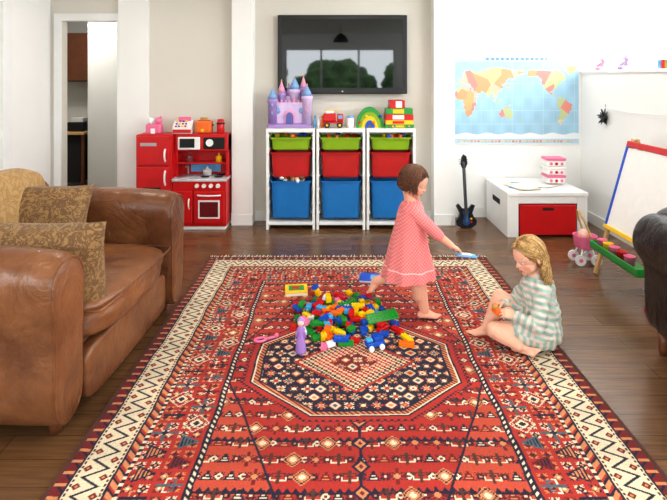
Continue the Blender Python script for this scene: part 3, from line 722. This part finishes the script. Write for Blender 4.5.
g=grp('toy_letter_blocks',(2.55,3.98,LZ))
for i,(x,z,c_) in enumerate(((0,0,yellow),(.07,0,tblue),(.03,.055,orange),(.035,.11,yellow))): B('block_%d'%i,g,x-.027,x+.027,-.027,.027,z,z+.054,c_,.006)
for i in range(3): B('tall_block_%d'%i,g,-.05,-.03,-.06+.05*i,-.03+.05*i,0,.07,[green,red,sky][i],.004)
# ---------------------------------------------------------------- toy bricks
bm=bmesh.new(); placed=[]
def brick(bm,c,R,lx,ly,h,mi,studs=True):
    addbox(bm,c,(lx,ly,h),.0015,R,mi,1)
    nx=max(1,round(lx/.016)//1); ny=max(1,round(ly/.016)//1)
    if not studs: return
    for i in range(int(nx)):
        for j in range(int(ny)):
            p=V(((i-(nx-1)/2)*lx/nx,(j-(ny-1)/2)*ly/ny,h/2)); addcyl(bm,V(c)+R@p,V(c)+R@(p+V((0,0,.0045))),.0048,None,8,mi)
RZ=.0125
def drop(x,y,mi,kind=None,zmax=.058):
    lx,ly,h=random.choice([(.032,.032,.02),(.064,.032,.02),(.048,.032,.02),(.032,.032,.034),(.048,.032,.02),(.080,.032,.02)]) if kind is None else kind
    r=(lx+ly)/4*1.05; z=RZ
    for (a,b_,rr,t) in placed:
        if (a-x)**2+(b_-y)**2<((r+rr)*.72)**2: z=max(z,t)
    if z>zmax: return
    tilt=0 if z==RZ else random.uniform(-.25,.25)
    R=Matrix.Rotation(random.random()*6.28,3,'Z')@Matrix.Rotation(tilt,3,'X')
    brick(bm,(x,y,z+h/2+abs(tilt)*.014),R,lx,ly,h,mi); placed.append((x,y,r,z+h))
bcols=[M('brick_red',(205,22,24),.25),M('brick_blue',(15,85,190),.25),M('brick_yellow',(250,205,10),.25),M('brick_green',(30,145,50),.25),M('brick_lightblue',(70,175,225),.25),M('brick_orange',(240,120,20),.25),M('brick_pink',(240,130,170),.25),M('brick_white',(240,240,240),.25)]
wts=[.23,.22,.17,.15,.08,.06,.05,.04]
for i in range(250):
    a=random.random()*6.28; r=abs(random.gauss(0,1))
    x=.05+.17*r*math.cos(a); y=3.05+.17*r*math.sin(a)
    if x<-.27 or x>.42 or abs(y-3.05)>.36 or (x>.30 and y>2.92): continue
    drop(x,y,int(rng.choice(8,p=wts)))
for (x,y,mi) in ((-.14,2.85,3),(-.17,3.0,2),(.37,2.72,5),(.34,2.87,0),(.33,2.95,1),(-.03,2.72,7),(.38,2.78,2),(-.22,3.15,0),(-.05,2.86,4),(.02,2.80,2),(-.10,2.79,3),(-.2,2.92,1),(.1,2.76,0)): drop(x,y,mi)
g=grp('toy_building_bricks',(0,0,0))
frombm('brick_pile',bm,g,bcols)
bm=bmesh.new(); brick(bm,(0,0,0),Matrix.Identity(3),.18,.07,.006,0,True)
frombm('green_plate',bm,g,bcols[3],loc=(.26,2.93,.072),rot=(.36,-.10,.25))
bm=bmesh.new()
brick(bm,(0,0,.028),Matrix.Identity(3),.096,.048,.022,1); brick(bm,(.016,0,.052),Matrix.Identity(3),.048,.048,.022,1); brick(bm,(-.03,0,.047),Matrix.Identity(3),.03,.03,.014,4)
for x in (-.03,.03):
    for y in (-.028,.028): addcyl(bm,(x,y-.006,.014),(x,y+.006,.014),.014,None,14,7)
frombm('brick_vehicle',bm,g,bcols,loc=(.20,2.70,RZ),rot=(0,0,.4))
g=grp('toy_doll_lilac',(-.18,2.66,RZ))
lathe('gown',g,(0,0,0),[(.026,0),(.028,.01),(.022,.06),(.015,.10),(.018,.12),(.010,.135)],lilac); sph('head',g,(0,0,.15),.017,M('doll_skin',(240,200,180),.5)); sph('hair',g,(0,.006,.157),(.019,.018,.018),lilac)
cyl('arm_a',g,(.015,0,.12),(.026,-.006,.075),.005,.004,lilac,10); cyl('arm_b',g,(-.015,0,.12),(-.026,-.006,.075),.005,.004,lilac,10)
g=grp('pink_toy_comb',(-.37,2.78,RZ),.3); tube('loop',g,[(.03*math.cos(a)-.035,.02*math.sin(a),.008) for a in [i*6.283/10 for i in range(10)]],.007,pink,True); cyl('grip',g,(-.005,0,.008),(.05,.01,.008),.008,.006,pink); sph('end',g,(.055,.011,.013),.012,pink)
g=grp('picture_book',(-.26,3.41,RZ),.1); B('pages',g,-.07,.07,-.07,.07,.002,.018,paper,.001); B('cover',g,-.073,.073,-.073,.073,.018,.021,yellow,.001); B('cover_back',g,-.073,.073,-.073,.073,0,.002,yellow,.0); B('picture',g,-.05,.05,-.03,.05,.021,.0215,tgreen,0); B('picture_b',g,-.03,.02,-.01,.03,.0215,.022,red,0)
g=grp('activity_book',(.27,3.62,RZ),-.15); B('pages',g,-.10,.10,-.07,.07,.002,.012,paper,.001); B('cover',g,-.105,.105,-.073,.073,.012,.015,tblue,.001); B('cover_back',g,-.105,.105,-.073,.073,0,.002,sky,0); B('picture',g,-.03,.06,-.04,.04,.015,.0155,sky,0)
# ---------------------------------------------------------------- people
skinm=MV('skin',.55,0,sss=.06,spec=.3)
eyew=M('eye_white',(225,215,208),.3,.02); iris=M('eye_iris',(62,56,56),.2)
def hand(bm,W_,D,N,S,L=.10,curl=.5,r=.0052):
    W_=V(W_); D=V(D).normalized(); N=V(N); N=(N-D*N.dot(D)).normalized(); S=V(S); S=(S-D*S.dot(D)-N*S.dot(N)).normalized()
    ks=[.020,.007,-.007,-.020]; ks=[k*L/.10 for k in ks]; fl=[.38,.44,.41,.32]; kd=[.50,.53,.51,.46]
    for i in range(4):
        K=W_+D*(kd[i]*L)+S*ks[i]
        addcap(bm,W_+S*ks[i]*.4,K,.0125,.0085,10,4)
        dr=(D+S*(ks[i]*6)).normalized(); p=K; seg=fl[i]*L/3*1.15
        for j in range(3):
            c_=curl*(.5+.6*j) if j else curl*.4
            dr=(dr*math.cos(c_)+N*math.sin(c_)).normalized()
            q=p+dr*seg*(1.15-.15*j); addcap(bm,p,q,r*(1-.07*j),r*(.93-.07*j),10,4); p=q
    t0=W_+D*.12*L+S*.018; t1=W_+D*.30*L+S*(.036*L/.1)+N*.006; t2=t1+(D*.8+S*.3+N*.5).normalized()*.2*L; t3=t2+(D*.9+N*.7).normalized()*.15*L
    addcap(bm,t0,t1,.010,.0075,10,4); addcap(bm,t1,t2,.0072,.0064,10,4); addcap(bm,t2,t3,.0064,.0052,10,4)
def foot(bm,A,D,U,side,L=.13,s=1.0):
    A=V(A);D=V(D).normalized();U=V(U);U=(U-D*U.dot(D)).normalized();S=D.cross(U)*side
    h=A-D*.022-U*.022; ball=A+D*(L*.55)-U*.024
    addcap(bm,h,A,.021*s,.022*s); addcap(bm,h,ball+S*.010,.019*s,.014*s); addcap(bm,h,ball-S*.014,.019*s,.012*s); addcap(bm,A+D*.01,ball-U*0,.019*s,.013*s)
    for i in range(5):
        o=S*(.020-.0105*i); rr=(.0085,.0065,.006,.0055,.005)[i]; bs=ball+o-D*(.003*i)-U*.003
        addcap(bm,bs,bs+D*(.030-.0035*i),rr,rr*.92,8,4)
def headbm(bm,c,F,U,h):
    F=V(F).normalized();U=V(U);U=(U-F*U.dot(F)).normalized();R=F.cross(U); M3=Matrix((F,R,U)).transposed()
    P=lambda f,r,u: V(c)+F*f*h+R*r*h+U*u*h
    addell(bm,P(-.03,0,.10),(.44*h,.37*h,.40*h),M3,0,28,18)
    addell(bm,P(.10,0,-.17),(.285*h,.285*h,.315*h),M3,0,28,18)
    for s in (-1,1):
        addcap(bm,P(.20,s*.15,-.17),P(.16,s*.17,-.24),.125*h,.11*h)
        addell(bm,P(-.04,s*.375,-.06),(.06*h,.03*h,.10*h),M3,0,14,10)
        addcap(bm,P(.355,s*.08,.085),P(.315,s*.21,.085),.032*h,.028*h,8,4)
        addcap(bm,P(.366,s*.09,.038),P(.338,s*.19,.028),.026*h,.022*h,8,4)
    addcap(bm,P(.30,0,-.40),P(.24,0,-.38),.075*h,.09*h)
    addcap(bm,P(.38,0,.0),P(.435,0,-.115),.028*h,.045*h); 
    for s in (-1,1): addcap(bm,P(.40,s*.035,-.125),P(.39,s*.04,-.125),.03*h,.03*h,8,4)
    addcap(bm,P(.375,-.065,-.245),P(.395,0,-.235),.02*h,.026*h,8,4); addcap(bm,P(.375,.065,-.245),P(.395,0,-.235),.02*h,.026*h,8,4)
    addcap(bm,P(.365,-.055,-.285),P(.38,0,-.29),.022*h,.028*h,8,4); addcap(bm,P(.365,.055,-.285),P(.38,0,-.29),.022*h,.028*h,8,4)
    return P,M3
def skincol(me,P,h,base=(226,164,134)):
    co=getco(me); b=np.array(lin(base)); col=np.tile(b,(len(co),1))
    def blend(p,rad,c,k):
        dd=np.linalg.norm(co-np.array(p),axis=1); w=np.clip(1-dd/rad,0,1)**.7*k; col[:]=col*(1-w[:,None])+np.array(lin(c))*w[:,None]
    for s in (-1,1):
        blend(P(.26,s*.19,-.17),.14*h,(228,124,110),.5)
        for k in range(4): blend(P(.385-.01*k,s*(.085+.033*k),.020),.020*h,(96,62,48),.6)
    for q in (-.06,-.03,0,.03,.06): blend(P(.40,q,-.265),.05*h,(200,86,84),.8)
    for s in (-1,1):
        for k in range(5): blend(P(.37-.012*k,s*(.07+.035*k),.118+.004*k),.028*h,(160,118,84),.5)
    blend(P(.46,0,-.12),.07*h,(236,148,125),.3)
    setcol(me,np.clip(col,0,1))
def eyes(parent,P,h,off):
    for s,nm in ((-1,'r'),(1,'l')):
        sph('eye_'+nm,parent,P(.328,s*.138,-.004),.050*h,eyew); sph('iris_'+nm,parent,P(.358,s*.138,-.014),.027*h,iris)
def hair(name,parent,c,F,U,h,n,length,mat,wave,seed,fringe=62,open_=58,swept=False):
    rd=random.Random(seed); F=V(F).normalized();U=V(U);U=(U-F*U.dot(F)).normalized();R=F.cross(U); bm=bmesh.new()
    cc=V(c)-F*.04*h+U*.10*h
    for i in range(n):
        phi=rd.uniform(-180,180); front=abs(phi)<open_
        th0=rd.uniform(2,30); thm=rd.uniform(fringe-14,fringe+6) if front else rd.uniform(95,112)
        lay=rd.uniform(1.0,1.10); pend=phi
        if swept and abs(phi)<100:
            sg=1 if phi>0 else -1; th0=rd.uniform(18,50) if abs(phi)<50 else th0; thm=rd.uniform(95,108); pend=sg*rd.uniform(98,125); front=False
        pts=[]; K=8
        jit=rd.uniform(-7,7)
        for k in range(K+1):
            tk=k/K; th=math.radians(th0+(thm-th0)*tk); p2=math.radians(phi+(pend-phi)*(tk**.8)+jit*tk)
            pts.append(cc+(F*(math.sin(th)*math.cos(p2)*.455*h)+R*(math.sin(th)*math.sin(p2)*.395*h)+U*(math.cos(th)*.425*h))*lay)
        if not front:
            pe=math.radians(pend)
            out=(F*math.cos(pe)+R*math.sin(pe)); out.z=0
            ln_=length*rd.uniform(.6,1.15); st=10; wa=rd.uniform(0,6.28); wf=rd.uniform(.9,1.5)
            dirv=(pts[-1]-pts[-2]).normalized(); p=pts[-1]
            for k in range(st):
                dirv=(dirv*.6+V((0,0,-1))*.45+out*.07).normalized()
                sidev=dirv.cross(out).normalized() if out.length>.01 else R
                p=p+dirv*ln_/st
                g_=min(1,(k+1)/4)
                pts.append(p+sidev*math.sin(wa+k*wf)*wave*g_+out*math.cos(wa+k*wf)*wave*.7*g_)
        m=len(pts); rad=rd.uniform(.0020,.0034); rings=[]
        for k,p in enumerate(pts):
            t=(pts[min(k+1,m-1)]-pts[max(k-1,0)]); d_,s_,t_=frame(t)
            rr=rad*(1-.75*(k/(m-1))**2); rings.append([p+(s_*math.cos(q)+t_*math.sin(q))*rr for q in (0,1.57,3.14,4.71)])
        loft(bm,rings,True,0 if rd.random()<.6 else 1)
    mats=mat if isinstance(mat,list) else [mat,mat]
    o=frombm(name,bm,parent,mats,True)
    M3=Matrix((F,R,U)).transposed(); bm=bmesh.new()
    addell(bm,V(c)-F*.065*h+U*.125*h,(.45*h,.392*h,.415*h),M3,0,32,20)
    addell(bm,V(c)-F*.16*h-U*.06*h,(.33*h,.36*h,.36*h),M3,0,32,20)
    frombm(name+'_cap',bm,parent,mats[-1],True); return o
def segcolor(me,segs,pitch,ca,cb,duty=.5):
    co=getco(me); best=np.full(len(co),1e9); par=np.zeros(len(co))
    for a,b,off in segs:
        a=np.array(a);b=np.array(b); ab_=b-a; L_=np.linalg.norm(ab_); t=np.clip(((co-a)@ab_)/L_**2,0,1); dd=np.linalg.norm(co-(a+t[:,None]*ab_),axis=1)
        m=dd<best; best[m]=dd[m]; par[m]=(((co-a)@ab_)/L_)[m]+off
    w=np.mod(par,pitch)/pitch<duty
    setcol(me,np.where(w[:,None],np.array(lin(ca)),np.array(lin(cb))))
# toddler, walking to the right
TO=V((.46,3.06,.012)); g=grp('toddler_girl',TO+V((-.02,0,.001))); g.scale=(.975,.975,.975)
def t(x,y,z): return V((x,y,z))-TO
bm=bmesh.new()
hc=t(.478,3.06,.822); HF=V((.88,-.26,-.38)); HU=V((.42,0,.9)); h=.185
P,M3=headbm(bm,hc,HF,HU,h)
addcap(bm,P(-.10,0,-.25),t(.462,3.06,.685),.036,.036)
addcap(bm,t(.46,3.02,.665),t(.46,3.10,.665),.036,.036); addcap(bm,t(.458,3.06,.65),t(.445,3.06,.50),.066,.072); addcap(bm,t(.445,3.06,.52),t(.435,3.06,.42),.072,.068)
addcap(bm,t(.435,3.03,.41),t(.435,3.09,.41),.062,.062)
hipn=t(.445,3.025,.40); kn=t(.505,3.02,.235); an=t(.535,3.02,.072)
addcap(bm,hipn,kn,.055,.042); addcap(bm,kn,an,.042,.028); addcap(bm,kn+V((-.008,0,-.03)),kn+V((-.006,0,-.08)),.040,.037); foot(bm,an-V((0,0,.012)),(1,-.12,0),(0,0,1),-1,.12,.95)
hipf=t(.43,3.095,.40); kf=t(.415,3.11,.255); af=t(.255,3.11,.205)
addcap(bm,hipf,kf,.055,.042); addcap(bm,kf,af,.041,.027); addcap(bm,kf+V((-.03,0,-.006)),kf+V((-.08,0,-.018)),.039,.035); foot(bm,af+V((-.006,0,.006)),(-.55,0,-.55),(-.7,0,.7),1,.115,.95)
sn=t(.478,2.985,.655); en=t(.575,2.955,.555); wn=t(.685,2.965,.468)
addcap(bm,sn,en,.033,.027); addcap(bm,en,wn,.027,.019); hand(bm,wn,(.85,-.02,-.45),(-.35,0,-.9),(0,1,0),.085,.45)
sf=t(.475,3.135,.655); ef=t(.44,3.17,.54); wf=t(.52,3.18,.46)
addcap(bm,sf,ef,.033,.026); addcap(bm,ef,wf,.026,.018); hand(bm,wf,(.75,0,-.5),(0,-1,0),(.5,0,.8),.085,.6)
me=remesh(bm,.0026,2); skincol(me,P,h,(228,170,144)); mkobj('body',me,g,skinm,True); eyes(g,P,h,TO)
hair('hair',g,hc,HF,HU,h,620,.065,[M('brown_hair',(112,68,40),.55,.25,60),M('brown_hair_dark',(80,46,26),.55,.25,60)],.006,3,58,64)
bm=bmesh.new(); rings=[]
for i,(x,z,rx,ry,rf_) in enumerate(((.468,.712,.042,.048,0),(.466,.700,.058,.078,0),(.463,.672,.072,.100,0),(.460,.62,.085,.104,0),(.455,.55,.096,.108,0),(.448,.47,.112,.120,.02),(.446,.38,.132,.136,.05),(.448,.30,.150,.150,.08),(.450,.252,.160,.158,.10),(.450,.256,.148,.146,.10),(.448,.32,.125,.125,.0))):
    rings.append([t(x+rx*math.cos(a)*(1+rf_*.7*math.sin(a*9)),3.06+ry*math.sin(a)*(1+rf_*.7*math.sin(a*9)),z+.01*math.cos(a)*(1 if z<.4 else 0)) for a in [2*math.pi*k/72 for k in range(72)]])
loft(bm,rings)
addcap(bm,sn+V((-.012,.012,0)),sn+(en-sn)*.55,.045,.040); addcap(bm,sn+(en-sn)*.5,en+(wn-en)*.3,.040,.033); addcap(bm,sf+V((-.012,-.012,0)),ef+(wf-ef)*.1,.045,.036)
me=remesh(bm,.0032,2); co=getco(me)
pk=np.tile(np.array(lin((220,116,118))),(len(co),1)); 
sp=(np.mod(np.floor((co[:,0]+.1*co[:,1])/.010)+np.floor(co[:,2]/.010),2)==0); pk[sp]=np.array(lin((230,146,142)))
zz_=co[:,2]; pk[(zz_>.303)&(zz_<.310)]=np.array(lin((246,195,190)))
setcol(me,pk); mkobj('dress',me,g,MV('pink_cotton',.9,.3,90,.1,spec=.2),True)
tp=wn+V((.075,0,-.045)); box('toy_phone',g,tp+V((.01,.0,-.012)),(.12,.05,.012),sky,.005,(0,.12,.1)); box('toy_phone_screen',g,tp+V((.012,.0,-.004)),(.06,.036,.003),paper,.001,(0,.12,.1))
# older girl seated
SO=V((.95,2.80,.012)); g=grp('seated_girl',SO+V((.045,-.075,.003))); g.scale=(.95,.95,.95)
def s(x,y,z): return V((x,y,z))-SO
bm=bmesh.new(); h=.195
hc=s(.965,2.80,.505); HF=V((-.90,-.28,-.36)); HU=V((-.40,-.1,.9))
P,M3=headbm(bm,hc,HF,HU,h)
addcap(bm,P(-.12,0,-.22),s(1.0,2.80,.375),.037,.040)
addcap(bm,s(1.01,2.745,.35),s(1.01,2.86,.35),.042,.042); addcap(bm,s(1.015,2.80,.33),s(1.035,2.80,.20),.075,.082); addcap(bm,s(1.035,2.80,.2),s(1.03,2.80,.10),.083,.086)
addcap(bm,s(1.02,2.755,.095),s(1.02,2.845,.095),.08,.08)
hn=s(.99,2.755,.09); kn=s(.775,2.79,.10); an=s(.875,2.695,.062)
addcap(bm,hn,kn,.070,.047); addcap(bm,kn,an,.046,.028); addcap(bm,kn+(an-kn)*.2,kn+(an-kn)*.5,.045,.040); foot(bm,an,(.62,-.28,-.03),(-.25,-.45,.8),-1,.13,1)
hf=s(.99,2.86,.10); kf=s(.845,2.91,.225); af=s(.765,2.90,.072)
addcap(bm,hf,kf,.070,.048); addcap(bm,kf,af,.046,.028); addcap(bm,kf+(af-kf)*.2,kf+(af-kf)*.5,.045,.039); foot(bm,af-V((0,0,.012)),(-1,-.1,0),(0,0,1),1,.14,1)
sn=s(1.015,2.725,.335); en=s(.965,2.675,.175); wn=s(.865,2.735,.205)
addcap(bm,sn,en,.036,.029); addcap(bm,en,wn,.029,.019); hand(bm,wn,(-.85,.35,.1),(0,.5,-.6),(-.2,.2,.8),.095,.6)
sf=s(1.01,2.875,.335); ef=s(.94,2.935,.205); wf=s(.845,2.86,.215)
addcap(bm,sf,ef,.036,.029); addcap(bm,ef,wf,.029,.019); hand(bm,wf,(-.85,-.25,-.05),(0,-.5,-.6),(-.2,-.2,.8),.095,.6)
me=remesh(bm,.0028,2); skincol(me,P,h,(234,182,156)); mkobj('body',me,g,skinm,True); eyes(g,P,h,SO)
hair('hair',g,hc,HF,HU,h,1000,.16,[M('blonde_hair',(206,170,114),.6,.3,50,spec=.3),M('blonde_hair_dark',(156,118,72),.6,.3,50,spec=.3)],.014,11,64,60,True)
bm=bmesh.new()
addcap(bm,s(1.01,2.75,.352),s(1.01,2.855,.352),.050,.050); addcap(bm,s(1.017,2.80,.335),s(1.037,2.80,.20),.087,.096); addcap(bm,s(1.037,2.80,.2),s(1.035,2.80,.118),.097,.112)
addcap(bm,s(1.03,2.76,.11),s(.92,2.765,.105),.098,.082); addcap(bm,s(1.03,2.84,.11),s(.925,2.88,.15),.098,.078)
addcap(bm,sn,en,.046,.040); addcap(bm,en,wn-(wn-en)*.1,.040,.028); addcap(bm,sf,ef,.046,.040); addcap(bm,ef,wf-(wf-ef)*.1,.040,.028)
me=remesh(bm,.0035,4); co=getco(me)
nrm=np.empty(len(co)*3,dtype=np.float32); me.vertices.foreach_get('normal',nrm); nrm=nrm.reshape(-1,3)
fo=.0035*np.sin(co[:,0]*95+co[:,2]*60+np.sin(co[:,1]*50)*2)+.002*np.sin(co[:,2]*150+co[:,1]*90)
co2=co+nrm*fo[:,None]; co2[:,2]=np.maximum(co2[:,2],.003); me.vertices.foreach_set('co',co2.astype(np.float32).ravel()); me.update()
segcolor(me,[(s(1.012,2.80,.40),s(1.037,2.80,.12),0),(s(1.03,2.76,.11),s(.87,2.765,.105),.29),(s(1.03,2.84,.11),s(.88,2.89,.16),.29),(sn,en,.05),(en,wn,.22),(sf,ef,.05),(ef,wf,.22)],.034,(158,184,174),(216,202,190),.5)
mkobj('striped_tunic',me,g,MV('striped_jersey',.9,.3,120,.1,spec=.2),True)
box('toy_in_hands',g,s(.795,2.80,.20),(.055,.06,.035),orange,.012,(.2,.3,.4)); sph('toy_knob',g,s(.78,2.80,.225),.018,tan)
# ---------------------------------------------------------------- lights & fixtures
def area(name,loc,rot,sx,sy,power,col=(1,1,1),portal=False,parent=None):
    l=bpy.data.lights.new(name,'AREA'); l.shape='RECTANGLE'; l.size=sx; l.size_y=sy; l.energy=power; l.color=col
    if portal: l.cycles.is_portal=True
    o=bpy.data.objects.new(name,l); sc.collection.objects.link(o); o.location=loc; o.rotation_euler=rot
    if parent: o.parent=parent
    return o
area('window_portal_right',(3.045,1.4,1.92),(0,math.pi/2,0),.9,7.6,1,portal=True)
area('window_portal_front',(.55,-3.12,1.25),(math.pi/2,0,0),3.8,2.2,1,portal=True)
area('added_window_portal_left',(-2.91,-.9,1.5),(0,-math.pi/2,0),1.4,3.2,1,portal=True)  # brings sky light through the added left window
lampm=M('lamp_glow',(255,240,215),.5,.0,5,emit=6)
for i,(x,y) in enumerate(((-1.6,3.9),(.1,3.9),(1.6,3.9),(-1.4,1.5),(.6,1.5),(2.0,1.5))):  # unseen ceiling fixtures, added as fill light for the room
    g=grp('added_fill_downlight',(x,y,2.5)); lathe('rim',g,(0,0,-.014),[(.075,.014),(.08,.004),(.072,0),(.06,.004),(.058,.013)],white); cyl('diffuser',g,(0,0,-.006),(0,0,-.001),.058,None,lampm)
    area('fill_lamp',(0,0,-.03),(0,0,0),.25,.25,8,(1,.93,.84),parent=g)
g=grp('pendant_lamp',(.10,-.6,2.5)); cyl('cord',g,(0,0,-.18),(0,0,0),.004,None,blackp); lathe('shade',g,(0,0,-.36),[(.16,0),(.15,.05),(.08,.14),(.03,.18),(.028,.178),(.07,.13),(.145,.04),(.155,0)],blackp)
sph('bulb',g,(0,0,-.30),.035,lampm)
area('hall_fill_light',(-3.0,5.8,2.4),(0,0,0),.3,.3,22,(1,.97,.92))  # unseen area light added to brighten the room beyond the doorway
lawn=M('lawn',(80,120,50),.9,.2,4)
B('lawn',None,-12,14,-14,-3.2,-1.0,-.9,lawn,0)
leaf=M('hedge_leaves',(60,88,46),.8,.6,5,.6)
for i in range(5):
    bm=bmesh.new(); bmesh.ops.create_icosphere(bm,subdivisions=4,radius=1)
    for v_ in bm.verts: v_.co*=1+.25*noise.noise(v_.co*3+V((i*5,0,0)))+.1*noise.noise(v_.co*9)
    for v_ in bm.verts: v_.co=V((v_.co.x*1.3,v_.co.y*.9,v_.co.z*1.3))
    frombm('garden_shrub',bm,None,leaf,False,(-5.6+i*2.8,-6.5,.65+.35*(i%2)))
w=bpy.data.worlds.new('World'); sc.world=w; w.use_nodes=True; nt=w.node_tree
bg=nt.nodes['Background']; bg.inputs['Color'].default_value=(.89,.95,1,1); bg.inputs['Strength'].default_value=11.5
sc.view_settings.view_transform='Standard'; sc.view_settings.look='None'; sc.view_settings.exposure=0; sc.view_settings.gamma=.90
# ---------------------------------------------------------------- camera
cam=bpy.data.cameras.new('Camera'); co_=bpy.data.objects.new('Camera',cam); sc.collection.objects.link(co_)
co_.location=(0,0,1.42); co_.rotation_euler=(math.pi/2,0,0)
cam.sensor_width=36; cam.lens=520/667*36; cam.shift_y=-(250-77)/667; cam.shift_x=-2.5/667; cam.clip_start=.05
sc.camera=co_
